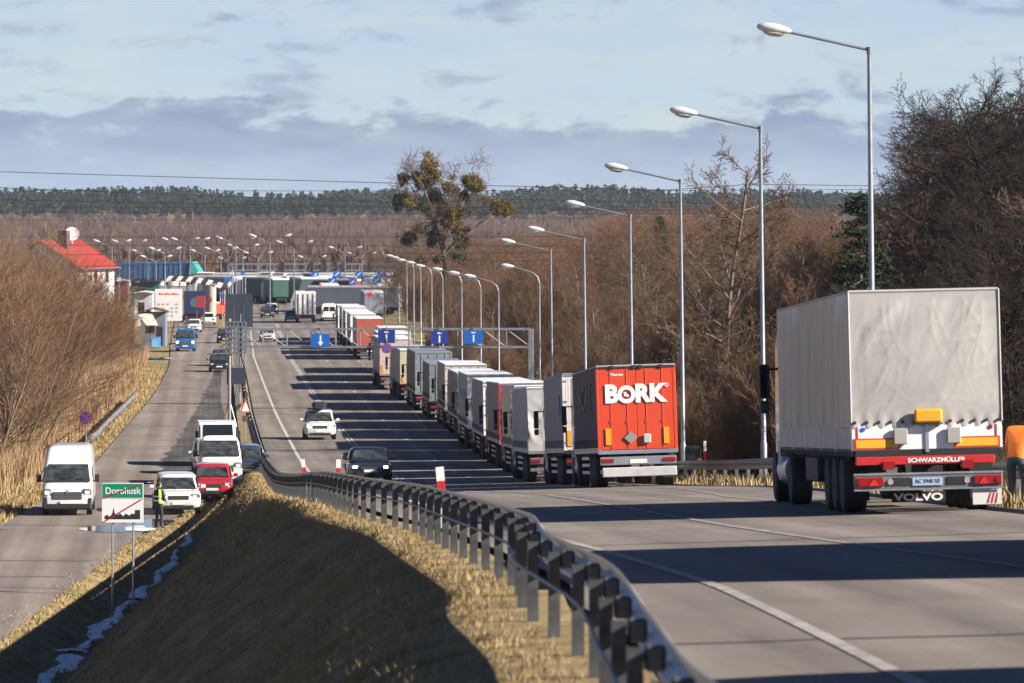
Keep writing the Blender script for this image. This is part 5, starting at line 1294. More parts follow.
canopy('second pale flat canopy roof just in front, left of the parked lorries', 190, 300, 276, 820, .4, 12, 7, M('grey_canopy', (.26,.27,.28), .6, var=.1))
def far_gantry():
    d = 960.0; x0, z = at(228, 264, d); x1, _ = at(398, 264, d); g = gz((x0+x1)/2, d); w = (x1-x0)/2
    t = thing('signal_gantry', 'pale steel signal gantry spanning the whole far terminal', 'gantry', ((x0+x1)/2, d, g)); h = z-g
    for zz in (h, h-1.2): MB().box(-w, w, -.2, .2, zz-.18, zz+.18).build('chord', m_pole, t)
    n = 22
    for k in range(n+1):
        xx = -w+2*w*k/n; MB().box(xx-.07, xx+.07, -.18, .18, h-1.02, h-.18).build('upright', m_pole, t)
        if k % 5 == 0: MB().box(xx-.2, xx+.2, -.4, -.21, 0, h-1.4).build('leg', m_pole, t)
    for k, px in enumerate((312, 325, 336, 345, 370, 283)):
        xx = at(px, 0, d)[0]-(x0+x1)/2; MB().box(xx-.3, xx+.3, -.5, -.21, h-1.5, h+.35, .05).build('signal_head', m_ink, t)
far_gantry()
for i, (px, py) in enumerate(((315, 275), (337, 274), (359, 274), (381, 273.5), (332.5, 281), (353, 281.5), (377, 280))):
    d = 800.0 if py < 278 else 760.0; x, z = at(px, py, d); g = gz(x, d)
    t = thing('lane_signal', 'blue lane sign over the far terminal lanes, %s' % ('first of the upper row from the left', 'second of the upper row from the left', 'third of the upper row from the left', 'last of the upper row, at the right', 'left one of the lower row', 'middle one of the lower row', 'right one of the lower row')[i], 'road sign', (x, d, g), (0, 0, 0), 'blue lane signs of the terminal')
    MB().box(-.62, .62, -.05, .05, z-g-.45, z-g+.45).build('plate', m_bluesign, t)
    MB().slab([(-.35, -.055, z-g-.28), (-.2, -.055, z-g-.3), (.38, -.055, z-g+.25), (.22, -.055, z-g+.3)], .01).build('arrow', m_signwhite, t)
    MB().tube([(0, .1, 0), (0, .1, z-g+.4)], .06, 6).build('post', m_galv, t)
def curved_canopy():
    d = 690.0; x0, z1 = at(166, 281, d); x1, z0 = at(226, 290, d); g = gz((x0+x1)/2, d); w = (x1-x0)/2
    t = thing('striped_canopy', 'sloping canopy with pale ribs beside the grey column', 'canopy', ((x0+x1)/2, d, g))
    def f(u, v): return (-w+2*w*u, -1+7*v, z1-g-(z1-z0)*u**2.2+.5*v)
    n = 12
    for k in range(n):
        u0, u1 = k/n, (k+.94)/n
        q = [f(u0, 0), f(u1, 0), f(u1, 1), f(u0, 1)]
        MB().slab(q, .12).build('roof_panel', m_dark if k % 2 else M('pale_rib', (.60,.58,.46), .5), t)
    for u in (.05, .35, .62, .8, .9, .97): p = f(u, .2); MB().tube([(p[0], p[1], 0), p], .1, 8).build('post', m_pole if u < .75 else M('tan_post', (.45,.30,.18), .6), t)
curved_canopy()
def column():
    d = 640.0; x, zt = at(211, 285, d); g = gz(x, d); h = zt-g; r = 5.2*d/5000
    t = thing('column', 'thick pale grey round column with red mark at the side road end', 'column', (x, d, g))
    MB().lathe([(0, r*1.05), (.2, r), (h-.2, r), (h, r*1.04)], 24, 'z').build('shaft', m_concrete, t, smooth=40)
    MB().slab([(-.25, -r-.03, h*.60), (.2, -r-.03, h*.56), (.1, -r-.03, h*.70)], .02).build('red_mark', m_red, t)
    MB().box(-r*.3, r*1.3, -r-.05, -r+.1, h+.001, h+.2).build('cap', m_dull, t)
column()
def billboard():
    d = 560.0; x0, z1 = at(155, 289, d); x1, z0 = at(182, 321, d); xc = (x0+x1)/2; g = gz(xc, d); w = (x1-x0)/2
    t = thing('billboard', 'white billboard with red heading near the blue van', 'billboard', (xc, d, g)); a, b = z0-g, z1-g
    MB().box(-w, w, 0, .12, a, b, .02).build('panel', m_white, t)
    for j in range(9): MB().slab([(-w*.72+j*w*.165, -.001, b-.66), (-w*.61+j*w*.165, -.001, b-.66), (-w*.57+j*w*.165, -.001, b-.42-.06*(j % 3)), (-w*.68+j*w*.165, -.001, b-.42-.06*(j % 3))], .012).build('red_print', m_red, t)
    for i in range(4):
        for j in range(5): 
            if (i*3+j) % 4: MB().box(-w+.25+j*.5, -w+.55+j*.5, -.012, -.001, a+.5+i*.42, a+.7+i*.42).build('printed_block', M('grey_print', (.40,.38,.36), .6), t)
    MB().box(-w+.35, -w+.9, -.014, -.001, a+.2, a+1.6).build('yellow_block', M('pale_yellow_print', (.70,.60,.28), .6), t)
    for s in (-1, 1): MB().box(s*w*.7-.07, s*w*.7+.07, .12, .26, -.3, b).build('post', m_galv_dark, t)
billboard()
def kiosk(label, px0, px1, py0, py1, d, wallm, roofm, pitch=.5, awning=None, name='kiosk'):
    x0, z1 = at(px0, py0, d); x1, z0 = at(px1, py1, d); xc = (x0+x1)/2; g = gz(xc, d); w = (x1-x0)/2; h = z1-g
    t = thing(name, label, 'kiosk', (xc, d, g))
    MB().box(-w*.94, w*.94, 0, 3.2, 0, h-pitch).build('wall', wallm, t)
    MB().prism([(-w-.1, h-pitch), (0, h), (w+.1, h-pitch), (w+.1, h-pitch+.12), (0, h+.14), (-w-.1, h-pitch+.12)], -.5, 3.6, 'y').build('roof', roofm, t)
    MB().box(-w*.55, w*.1, -.03, .02, max(.9, h*.35), max(1.8, h*.7)).build('window', m_glass, t)
    MB().box(w*.3, w*.75, -.03, .02, 0, min(2.0, h-pitch-.1)).build('door', m_dark, t)
    if awning: MB().slab([(-w*1.2, -.1, h-pitch-.05), (-w*.1, -.1, h-pitch-.05), (w*.5, -1.9, h-pitch-1.3), (-w*.4, -1.9, h-pitch-1.3)], .06).build('awning', awning, t)
    return t
kiosk('kiosk with cream awning at the side road bend left of the blue van', 140, 166, 309, 345, 520, M('dull_blue_wall', (.16,.20,.26), .6), M('dark_brown_roof', (.09,.045,.035), .7), .35, M('cream_awning', (.70,.64,.50), .7))
kiosk('brown wooden shed among the bare bushes left of the cream awning', 122, 135, 318, 345, 500, M('brown_boards', (.22,.11,.065), .8, var=.2), M('grey_felt_roof', (.16,.16,.17), .8), .3, name='shed')
kiosk('grey flat kiosk roof below the white house', 108, 128, 311, 336, 560, m_dull, M('grey_felt_roof', (.16,.16,.17), .8), .2, name='shed')
kiosk('white and grey container booth between the house and the billboard', 134, 153, 292, 321, 620, M('pale_cabin', (.55,.57,.58), .5), m_white, .15)
kiosk('dark green booth behind the container booth', 130, 160, 281, 300, 760, M('dark_green_wall', (.03,.10,.085), .6), m_dark, .2)
kiosk('maroon booth below the blue roofed hall', 112, 128, 280, 300, 780, M('maroon_wall', (.14,.045,.05), .6), m_dull, .2)
def panel(label, px0, px1, py0, py1, d, mat, name='advertising_panel', cat='billboard', mark=None):
    x0, z1 = at(px0, py0, d); x1, z0 = at(px1, py1, d); xc = (x0+x1)/2; g = gz(xc, d); w = (x1-x0)/2
    t = thing(name, label, cat, (xc, d, g))
    MB().box(-w, w, 0, .15, z0-g, z1-g, .02).build('panel', mat, t)
    if mark:
        MB().lathe([(-.02, w*.45), (-.001, w*.45)], 18, 'y', (0, 0, (z0+z1)/2-g)).build('roundel', M('dull_teal_print', (.06,.15,.18), .5), t)
    for s in (-1, 1): MB().box(s*w*.8-.06, s*w*.8+.06, .15, .27, -.2, z1-g).build('post', m_galv_dark, t)
panel('dark blue panel with round emblem right of the white billboard', 184, 205, 291, 314, 600, M('dark_blue_panel', (.02,.035,.10), .5), mark=1)
panel('red panel at the foot of the dark blue one', 196, 205, 296, 308, 590, M('dull_red_panel', (.32,.04,.05), .5))
t = thing('portable_toilet', 'bright blue portable toilet by the cream awning', 'toilet', (*at(155, 0, 510)[:1], 510, gz(at(155, 0, 510)[0], 510)))
MB().box(-.5, .5, 0, 1.0, 0, 1.15, .04).build('cabin', M('plastic_blue', (.05,.25,.55), .45), t); MB().box(-.36, .36, -.02, .0, .08, 1.0).build('door', M('plastic_pale_blue', (.25,.45,.65), .45), t)
# lorries parked across the terminal, seen from the side
mats_far = [('grey blue', (.16,.18,.21)), ('dark grey', (.10,.11,.13)), ('green', (.05,.13,.085)), ('cream', (.58,.52,.36)), ('dark green', (.03,.09,.065)), ('maroon', (.16,.035,.045)), ('white', (.62,.62,.61)), ('slate', (.20,.23,.28))]
def far_lorry(label, px, d, i, yaw, L=12.0, H=4.0):
    x = at(px, 0, d)[0]; g = gz(x, d) if not (float(G(d)) < x < float(RE(d))) else zf(x, d)
    t = thing('parked_lorry', label, 'lorry', (x, d, g), (0, 0, yaw), 'lorries parked at the far terminal')
    m = M('far_'+mats_far[i][0].replace(' ', '_'), mats_far[i][1], .55, var=.12, vs=.8, stretch=(1, 1, .3))
    MB().box(-1.25, 1.25, -L/2, L/2, 1.1, H, .03).build('load_box', m, t)
    MB().box(-1.27, 1.27, -L/2-.01, L/2+.01, H-.25, H+.02, .02).build('roof', m_roof_white, t)
    MB().prism([(L/2+.4, .6), (L/2+.4, 3.5), (L/2+2.0, 3.3), (L/2+2.5, 1.9), (L/2+2.5, .5)], -1.2, 1.2, 'x').build('cab', paint('w1', (.72,.72,.72)), t)
    for s in (-1, 1):
        for y in (-L/2+1.6, -L/2+2.9, -L/2+4.2, L/2-1.5, L/2+1.9): wheel(t, s*1.05, y, .5, .36, m_truckrim)
    MB().box(-.5, .5, -L/2+.2, L/2+2, .6, 1.05).build('chassis', m_dark, t)
for a in (('grey blue trailer parked aslant at the left of the terminal row', 226, 800, 0, .75, 7), ('dark grey trailer parked beside the grey blue one', 243, 806, 1, .35, 7), ('green trailer parked aslant in the middle of the terminal row', 262, 795, 2, .9, 6), ('cream trailer at the right end of the parked row', 289, 800, 3, .3, 7),
          ('dark green trailer parked rear on left of the cream one', 276, 780, 4, .25, 7), ('dark green trailer driving away above the white minibus', 329, 720, 4, .06), ('maroon trailer standing broadside behind the dark green one', 337, 770, 5, 1.2, 7), ('white trailer left of the maroon trailer', 322, 800, 6, .1), ('slate trailer standing behind the white roofed lorries', 355, 700, 7, 1.35, 13), ('dark green lorry left of the white box lorry', 303, 790, 4, .2),
          ('white lorry at the far right end of the terminal', 378, 790, 6, .2), ('grey lorry standing right of the slate trailer', 372, 660, 7, .07)):
    far_lorry(*a)

# ------------------------------------------------------------------ people
m_navy = M('dark_uniform', (.018,.02,.026), .8, var=.2, vs=9)
m_hivis = M('hi_vis_yellow', (.55,.78,.05), .6)
m_orange = M('hi_vis_orange', (.85,.20,.02), .65, var=.12, vs=9, bump=.3, bs=12)
m_skin = M('skin', (.50,.30,.22), .6); m_hair = M('dark_hair', (.025,.018,.014), .8); m_jeans = M('blue_work_trousers', (.06,.09,.15), .85, var=.2, vs=8)
def skin_body(name, joints, bones, mats, parent, select):
    """one continuous figure: a skinned skeleton; faces take the material that select() gives for their centre"""
    me = bpy.data.meshes.new(name); keys = list(joints); me.from_pydata([joints[k][0] for k in keys], [(keys.index(a), keys.index(b)) for a, b in bones], [])
    o = link(name, me)
    md = o.modifiers.new('skin', 'SKIN'); md.use_smooth_shade = True
    for i, k in enumerate(keys):
        r_ = joints[k][1]; me.skin_vertices[0].data[i].radius = r_ if isinstance(r_, tuple) else (r_, r_)
        me.skin_vertices[0].data[i].use_root = (k == 'pelvis')
    sb = o.modifiers.new('sub', 'SUBSURF'); sb.levels = 2; sb.render_levels = 2
    dg = bpy.context.evaluated_depsgraph_get(); ev = bpy.data.meshes.new_from_object(o.evaluated_get(dg))
    bpy.data.objects.remove(o)
    ev.materials.clear()
    for m in mats: ev.materials.append(m)
    for p in ev.polygons: p.material_index = select(p.center); p.use_smooth = True
    return link(name, ev, parent)
def hand(parent, wrist, down, side, mat):
    """palm, four fingers of unequal length and a thumb, slightly curled"""
    w = Vector(wrist); d = Vector(down).normalized(); f = Vector((0, -1, 0)) if abs(d.y) < .8 else Vector((0, 0, 1)); s = d.cross(f).normalized()
    f = s.cross(d)
    mb = MB(); mb.tube([w, w+d*.04, w+d*.09], [.026, .036, .034], 8)
    for k, ln in enumerate((.062, .072, .067, .052)):
        b = w+d*.085+f*(.027-.018*k); mb.tube([b, b+d*ln*.45+s*.004*side, b+d*ln*.8+s*.014*side, b+d*ln+s*.024*side], [.0095, .009, .0085, .006], 6)
    b = w+d*.03+f*.032; mb.tube([b, b+d*.03+f*.022, b+d*.06+f*.026], [.011, .010, .007], 6)
    mb.build('hand', mat, parent, smooth=60)
def head_parts(parent, c, yaw, cap=None, hairm=m_hair):
    mw = Matrix.Translation(Vector(c)) @ Matrix.Rotation(yaw, 4, 'Z')
    def put(mb): mb.v = [tuple(mw @ Vector(v)) for v in mb.v]; return mb
    rings = []
    for z, hx, y0, y1 in ((-.125, .035, -.055, .02), (-.105, .055, -.085, .05), (-.06, .07, -.098, .085), (0, .077, -.10, .098), (.05, .077, -.098, .10), (.09, .066, -.082, .085), (.118, .035, -.04, .045)):
        rings.append([(hx*math.cos(2*math.pi*k/14), (y0+y1)/2+(y1-y0)/2*math.sin(2*math.pi*k/14), z) for k in range(14)])
    put(MB().loft(rings)).build('head', m_skin, parent, smooth=60)
    put(MB().prism([(-.098, .02), (-.125, -.03), (-.098, -.035)], -.012, .012, 'x')).build('nose', m_skin, parent)
    for s in (-1, 1):
        put(MB().lathe([(s*.072, .03), (s*.084, .026)], 8, 'x', (0, .0, -.005))).build('ear', m_skin, parent)
        put(MB().lathe([(-.1, .008), (-.096, .012)], 8, 'y', (s*.032, 0, .012))).build('eye', m_ink, parent)
    put(MB().box(-.022, .022, -.101, -.088, -.068, -.06)).build('mouth', m_red, parent)
    hr = []
    for z, k in ((-.05, .9), (.0, 1.04), (.05, 1.06), (.1, .92), (.135, .45)):
        hr.append([(.082*k*math.cos(2*math.pi*j/14), .012+(.104*k if math.sin(2*math.pi*j/14) > 0 else (.085 if z > .04 else .0)*k)*math.sin(2*math.pi*j/14), z) for j in range(14)])
    put(MB().loft(hr)).build('hair' if not cap else 'cap', cap or hairm, parent, smooth=60)
    if cap: put(MB().box(-.07, .07, -.17, -.08, .045, .058, .004)).build('cap_peak', cap, parent)
def person(label, x, d, z, yaw, joints, mats, select, hc, hyaw, cap=None, hands=(), skinm=m_skin):
    t = thing('person', label, 'person', (x, d, z), (0, 0, yaw))
    bones = [('pelvis','waist'), ('waist','chest'), ('chest','neck'), ('neck','headb')]
    for s in 'lr': bones += [('chest','sh'+s), ('sh'+s,'el'+s), ('el'+s,'wr'+s), ('pelvis','hip'+s), ('hip'+s,'kn'+s), ('kn'+s,'an'+s), ('an'+s,'toe'+s)]
    skin_body('body', joints, bones, mats, t, select)
    head_parts(t, hc, hyaw, cap)
    for wr, dn, sd in hands: hand(t, wr, dn, sd, skinm)
    return t
def standing(h=1.0):
    J = {'pelvis': ((0,0,.95), (.155,.115)), 'waist': ((0,0,1.12), (.15,.11)), 'chest': ((0,.0,1.36), (.175,.125)), 'neck': ((0,0,1.52), .058), 'headb': ((0,-.005,1.60), .055)}
    for s, k in (('l', 1), ('r', -1)):
        J['sh'+s] = ((k*.20,0,1.43), .068); J['el'+s] = ((k*.27,.03,1.13), .055); J['wr'+s] = ((k*.24,-.08,.90), .036)
        J['hip'+s] = ((k*.10,0,.88), .095); J['kn'+s] = ((k*.12,-.02,.49), .068); J['an'+s] = ((k*.13,.02,.08), .05); J['toe'+s] = ((k*.15,-.14,.045), .042)
    return J
# officer by the white crossover: dark uniform, yellow vest, facing the cars
J = standing(); J['elr'] = ((-.26,-.02,1.14), .055); J['wrr'] = ((-.16,-.22,1.08), .038); J['ell'] = ((.26,-.02,1.14), .055); J['wrl'] = ((.17,-.2,1.02), .038)
d = 194.0; x = (159-512)*d/5000
off_ = person('standing officer in dark uniform and yellow vest in front of the white crossover', x, d, zs(d)+.02, math.pi-.7, J, [m_navy, m_hivis], lambda c: 0, (0,-.01,1.70), 0, m_navy, [(J['wrl'][0], (-.1,-.4,-.5), 1), (J['wrr'][0], (.1,-.4,-.5), -1)])
vest = MB(); rr_ = []
for z, hx, hy in ((.98, .185, .15), (1.1, .185, .145), (1.25, .20, .155), (1.38, .21, .16), (1.47, .165, .12), (1.52, .09, .085)):
    rr_.append([(hx*sgp(math.cos(2*math.pi*k/18), .85), hy*sgp(math.sin(2*math.pi*k/18), .85), z) for k in range(18)])
vest.loft([[p for p in r_[6:14]]+[(p[0]*.99, p[1]*.99, p[2]) for p in reversed(r_[6:14])] for r_ in rr_], close=True).build('vest', m_hivis, off_, smooth=60)
for z in (1.06, 1.22): MB().loft([[( .205*sgp(math.cos(2*math.pi*k/18), .85), .168*sgp(math.sin(2*math.pi*k/18), .85), z+dz) for k in range(18)] for dz in (0, .05)], close=False).build('reflective_band', m_signwhite, off_)
# worker in orange bending over the rail beside the nearest lorry
d = 92.0; x = (1019-512)*d/5000
J = {'pelvis': ((0,.10,.93), (.19,.16)), 'waist': ((0,.03,1.10), (.21,.17)), 'chest': ((0,-.14,1.32), (.25,.19)), 'neck': ((0,-.34,1.42), .065), 'headb': ((0,-.41,1.46), .055)}
for s, k in (('l', 1), ('r', -1)):
    J['sh'+s] = ((k*.25,-.20,1.38), .11); J['el'+s] = ((k*.33,-.26,1.08), .09); J['wr'+s] = ((k*.16,-.50,.80), .042)
    J['hip'+s] = ((k*.11,.12,.86), .10); J['kn'+s] = ((k*.13,.02,.48), .075); J['an'+s] = ((k*.14,.08,.08), .055); J['toe'+s] = ((k*.15,-.08,.045), .045)
person('worker in orange jacket bending forward right of the nearest lorry', x, d, gz(x, d), math.pi-.55, J, [m_orange, m_jeans, m_black], lambda c: 0 if c.z > .93 else (1 if c.z > .14 else 2), (0,-.48,1.52), 0, m_orange, [(J['wrl'][0], (-.1,-.3,-.6), 1), (J['wrr'][0], (.1,-.3,-.6), -1)])

# small road-works trailer behind the right guard rail
d = 179.0; x = (695-512)*d/5000; t = thing('warning_trailer', 'small dark and orange road works trailer behind the guard rail, right of the vermilion lorry', 'trailer', (x, d, gz(x, d)))
h_ = float(zroad(RE(d), d))-gz(x, d)
MB().box(-.32, .22, 0, 1.4, h_+.35, h_+1.25, .04).build('body', m_dark, t)
MB().box(-.34, .24, -.03, -.002, h_+.50, h_+.78).build('orange_panel', m_orange, t)
for s in (-1, 1): MB().lathe([(-.09, .07), (-.03, .08)], 10, 'y', (.16, 0, h_+.60+.2*s)).build('amber_lamp', m_amber, t)
for s in (-1, 1): wheel(t, s*.40-.05, .7, .32, .18, m_truckrim)
MB().box(-.2, .1, .2, 1.2, .3, h_+.36).build('stand', m_dark, t)

# booths, poles and small signs that crowd the terminal
rb = random.Random(5); ORD = 'first second third fourth fifth sixth seventh eighth ninth tenth eleventh twelfth thirteenth fourteenth'.split()
bcol = [(.50,.50,.48), (.12,.14,.17), (.30,.08,.06), (.10,.20,.30), (.42,.38,.30), (.60,.60,.58)]
for i in range(13):
    px = 205+i*14.5+rb.uniform(-3, 3); d = rb.choice((845, 860, 875, 890)); x = at(px, 0, d)[0]; g = gz(x, d) if not (float(G(d)) < x < float(RE(d))) else zf(x, d); w = rb.uniform(.8, 1.5); h = rb.uniform(2.5, 3.6); c = i % 6
    t = thing('control_booth', 'small booth under the long canopy of the border terminal, %s from the left' % ORD[i], 'booth', (x, d, g), (0, 0, rb.uniform(-.2, .2)), 'booths of the border terminal')
    MB().box(-w, w, 0, 2.2, 0, h, .03).build('wall', M('booth_%d' % c, bcol[c], .6, var=.1), t)
    MB().box(-w-.2, w+.2, -.3, 2.5, h+.002, h+.18, .03).build('roof', m_dull if c % 2 else m_white, t)
    MB().box(-w*.7, w*.7, -.03, -.002, h*.4, h*.75).build('window', m_glass, t)
for i in range(14):
    px = 104+i*20.5+rb.uniform(-6, 6); d = rb.uniform(560, 830); x = at(px, 0, d)[0]
    if -.5+float(E(d)) < x < float(RE(d))+.5 or float(SL(d)) < x < float(SR(d)): x = float(G(d))-rb.uniform(.5, 2.0)
    px = 512+5000*x/d; h = rb.uniform(4.0, 6.5)
    t = thing('sign_pole', 'thin pole with small plates in the terminal forecourt, %s in the row' % ORD[i], 'pole', (x, d, gz(x, d)), (0, 0, 0), 'thin poles of the terminal forecourt')
    MB().tube([(0, 0, 0), (0, 0, h)], .07, 6).build('pole', m_pole, t)
    for k in range(rb.choice((1, 2))): z_ = h-.6-k*.9; MB().box(-.26, .26, -.1, -.072, z_-.24, z_+.24).build('plate', rb.choice((m_signwhite, m_bluesign, m_galv_dark, m_red)), t)

# ------------------------------------------------------------------ vegetation
def varied(name, c1, c2, rough=.9, wscale=None):
    """colour varies from tree to tree and a little within one"""
    m = bpy.data.materials.new(name); m.use_nodes = True; t = m.node_tree; b = t.nodes['Principled BSDF']
    b.inputs['Roughness'].default_value = rough; b.inputs['Specular IOR Level'].default_value = .12
    oi = t.nodes.new('ShaderNodeObjectInfo'); g = t.nodes.new('ShaderNodeNewGeometry'); n = t.nodes.new('ShaderNodeTexNoise'); n.inputs['Scale'].default_value = wscale or .45; n.inputs['Detail'].default_value = 4
    t.links.new(g.outputs['Position'], n.inputs['Vector'])
    ad = t.nodes.new('ShaderNodeMath'); ad.operation = 'MULTIPLY_ADD'; ad.inputs[1].default_value = .6 if not wscale else 0.0
    t.links.new(oi.outputs['Random'], ad.inputs[0])
    mr = t.nodes.new('ShaderNodeMapRange'); mr.inputs['From Min'].default_value = .3; mr.inputs['From Max'].default_value = .7; mr.inputs['To Max'].default_value = .4 if not wscale else 1.0
    t.links.new(n.outputs['Fac'], mr.inputs['Value']); t.links.new(mr.outputs[0], ad.inputs[2])
    mx = t.nodes.new('ShaderNodeMix'); mx.data_type = 'RGBA'; mx.inputs[6].default_value = (*c1, 1); mx.inputs[7].default_value = (*c2, 1)
    t.links.new(ad.outputs[0], mx.inputs['Factor']); t.links.new(mx.outputs[2], b.inputs['Base Color'])
    return m
m_bark = varied('bark', (.10,.085,.068), (.21,.18,.145))
m_twig = varied('brown_twigs', (.085,.058,.040), (.155,.105,.070))
m_twig_red = varied('russet_twigs', (.12,.068,.042), (.205,.115,.066))
m_twig_dark = varied('shade_darkened_twigs', (.026,.020,.017), (.05,.039,.033))  # dark alder brown, deepened further to imitate shade in the right corner
m_willow = varied('willow_twigs', (.17,.115,.075), (.27,.19,.125))
m_willow_bark = varied('willow_bark', (.13,.09,.06), (.21,.155,.105))
m_reed = varied('dry_reed', (.24,.155,.085), (.38,.265,.15), wscale=.25)
m_grass = varied('dry_grass_blades', (.23,.165,.08), (.45,.34,.18), wscale=.8)
m_needle = varied('pine_needles', (.016,.030,.016), (.035,.055,.028))
m_farpine = varied('far_pine_crowns', (.012,.026,.018), (.032,.048,.03), wscale=.02)
m_scrub = varied('far_scrub', (.13,.095,.09), (.22,.145,.115), wscale=.012)
m_scrub2 = varied('russet_scrub', (.20,.105,.065), (.29,.175,.10), wscale=.02)
m_mistle = varied('mistletoe', (.09,.075,.016), (.24,.165,.03), wscale=.9)
m_ivy = varied('grey_green_ivy', (.05,.06,.03), (.10,.10,.05), wscale=.9)

def frusta(segs, n):
    """segments (p0, p1, r0, r1) -> open n-sided cones, all in numpy"""
    S = np.array([(*a, *b, r0, r1) for a, b, r0, r1 in segs], float)
    p0, p1, r0, r1 = S[:, :3], S[:, 3:6], S[:, 6], S[:, 7]
    t = p1-p0; t /= np.maximum(np.linalg.norm(t, axis=1), 1e-6)[:, None]
    up = np.where(np.abs(t[:, 2:3]) < .9, np.array([[0, 0, 1.]]), np.array([[1., 0, 0]]))
    a = np.cross(t, up); a /= np.linalg.norm(a, axis=1)[:, None]; b = np.cross(t, a)
    an = 2*np.pi*np.arange(n)/n
    ring = a[:, None, :]*np.cos(an)[None, :, None]+b[:, None, :]*np.sin(an)[None, :, None]
    V = np.concatenate([p0[:, None]+ring*r0[:, None, None], p1[:, None]+ring*r1[:, None, None]], 1)
    k = np.arange(n); k2 = (k+1) % n
    f = np.concatenate([np.stack([k, k2, n+k2], 1), np.stack([k, n+k2, n+k], 1)])
    F = (f[None]+(np.arange(len(S))*2*n)[:, None, None]).reshape(-1, 3)
    return V.reshape(-1, 3), F
def seg_mesh(name, groups, mat):
    Vs, Fs, o = [], [], 0
    for segs, n in groups:
        if not segs: continue
        V, F = frusta(segs, n); Vs.append(V); Fs.append(F+o); o += len(V)
    me = raw_mesh(name, np.concatenate(Vs), np.concatenate(Fs), mat, 3)
    return me
def unit(v): return v/max(1e-9, math.sqrt(v[0]*v[0]+v[1]*v[1]+v[2]*v[2]))
def grow(seed, h, r, spec, stems=1, spread=0.0, first=.25, lean=0.0):
    """spec per level: (children, angle, length ratio, segments, upward pull, wobble)"""
    rg = np.random.default_rng(seed); out_ = [[] for _ in range(len(spec)+1)]
    def br(p, dr, ln, rd, lv):
        ns = (9, 5, 4, 2, 1)[min(lv, 4)]; pts = [p]; d_ = dr
        up = spec[lv-1][4] if lv else .15; wob = spec[lv-1][5] if lv else .05
        for i in range(ns):
            d_ = unit(d_+rg.normal(0, wob, 3)+np.array([0, 0, up/ns])); p = p+d_*ln/ns; pts.append(p)
        tip = .35 if lv < len(spec) else .6
        for i in range(ns):
            out_[lv].append((tuple(pts[i]), tuple(pts[i+1]), rd*(1-(1-tip)*i/ns), rd*(1-(1-tip)*(i+1)/ns)))
        if lv >= len(spec): return
        nc, ang, lr, _, _, _ = spec[lv]
        for c in range(nc):
            t0 = first if lv == 0 else .12
            t = t0+(1-t0)*((c+rg.random())/nc); i = min(ns-1, int(t*ns)); q = pts[i]+(pts[i+1]-pts[i])*(t*ns-i)
            dd = unit(pts[i+1]-pts[i]); az = c*2.4+rg.random()*1.2
            u = unit(np.cross(dd, [0, 0, 1.] if abs(dd[2]) < .95 else [1., 0, 0])); w = np.cross(dd, u)
            a = ang*(.75+.5*rg.random()); nd = unit(dd*math.cos(a)+(u*math.cos(az)+w*math.sin(az))*math.sin(a))
            l2 = ln*lr*(.65+.6*rg.random())*(1.15-.6*t if lv == 0 else 1.1-.4*t)
            br(q, nd, l2, max(rd*(1-.6*t)*.52, MINR), lv+1)
    for s in range(stems):
        a = rg.random()*6.28; k = spread*math.sqrt(rg.random())
        br(np.array([math.cos(a)*k*.6, math.sin(a)*k*.6, -.2]), unit(np.array([math.cos(a)*k*.28+lean, math.sin(a)*k*.28, 1.0])), h*(1 if stems == 1 else .7+.4*rg.random()), r*(1 if stems == 1 else .6+.5*rg.random()), 0)
    return out_
MINR = .008
PROTO = {}
def proto(key, bark, twig, **k):
    o = grow(**k)
    tr = seg_mesh('trunk', [(o[0], 7), (o[1], 5)], bark)
    cr = seg_mesh('crown', [(o[2], 4)]+[(x, 3) for x in o[3:]], twig)
    PROTO[key] = (tr, cr, k['h'])
ALD = [(26, 1.0, .30, 5, .25, .10), (8, .75, .46, 4, .2, .14), (6, .65, .5, 3, .15, .16), (4, .6, .55, 2, .1, .15)]
OAK = [(15, .85, .55, 5, .5, .13), (9, .8, .5, 4, .3, .16), (7, .7, .5, 3, .2, .2), (4, .6, .55, 2, .1, .2)]
BIR = [(24, .55, .33, 5, .5, .08), (8, .6, .5, 4, .2, .12), (7, .55, .55, 3, .0, .16), (3, .5, .55, 2, -.1, .15)]
SHR = [(9, .42, .55, 4, .5, .10), (7, .5, .5, 3, .4, .12), (5, .5, .55, 2, .3, .12)]
MINR = .012
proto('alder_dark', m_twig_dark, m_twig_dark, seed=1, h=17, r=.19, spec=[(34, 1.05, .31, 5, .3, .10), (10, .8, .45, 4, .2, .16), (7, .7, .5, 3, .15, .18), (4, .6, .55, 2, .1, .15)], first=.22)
proto('alder_a', m_bark, m_twig, seed=2, h=13.5, r=.19, spec=ALD)
proto('alder_b', m_bark, m_twig, seed=3, h=12.5, r=.14, spec=ALD, first=.18)
proto('oak_a', m_bark, m_twig_red, seed=4, h=11.5, r=.17, spec=OAK, first=.3)
proto('birch_a', m_bark, m_twig_red, seed=5, h=12, r=.15, spec=BIR, first=.2)
proto('oak_b', m_bark, m_twig, seed=6, h=10.5, r=.15, spec=OAK, first=.25)
proto('shrub_a', m_bark, m_twig, seed=7, h=5.0, r=.035, spec=SHR, stems=13, spread=1.3, first=.15)
proto('shrub_b', m_willow_bark, m_twig_red, seed=8, h=5.5, r=.035, spec=SHR, stems=13, spread=1.2, first=.15)
MINR = .007
WIL = [(10, .55, .5, 4, .35, .12), (7, .6, .5, 3, .3, .15), (6, .55, .55, 2, .2, .15)]
proto('willow_a', m_willow_bark, m_willow, seed=9, h=8.0, r=.06, spec=WIL, stems=7, spread=1.9, first=.15)
proto('willow_b', m_willow_bark, m_twig_red, seed=10, h=6.0, r=.045, spec=WIL, stems=8, spread=2.1, first=.1)
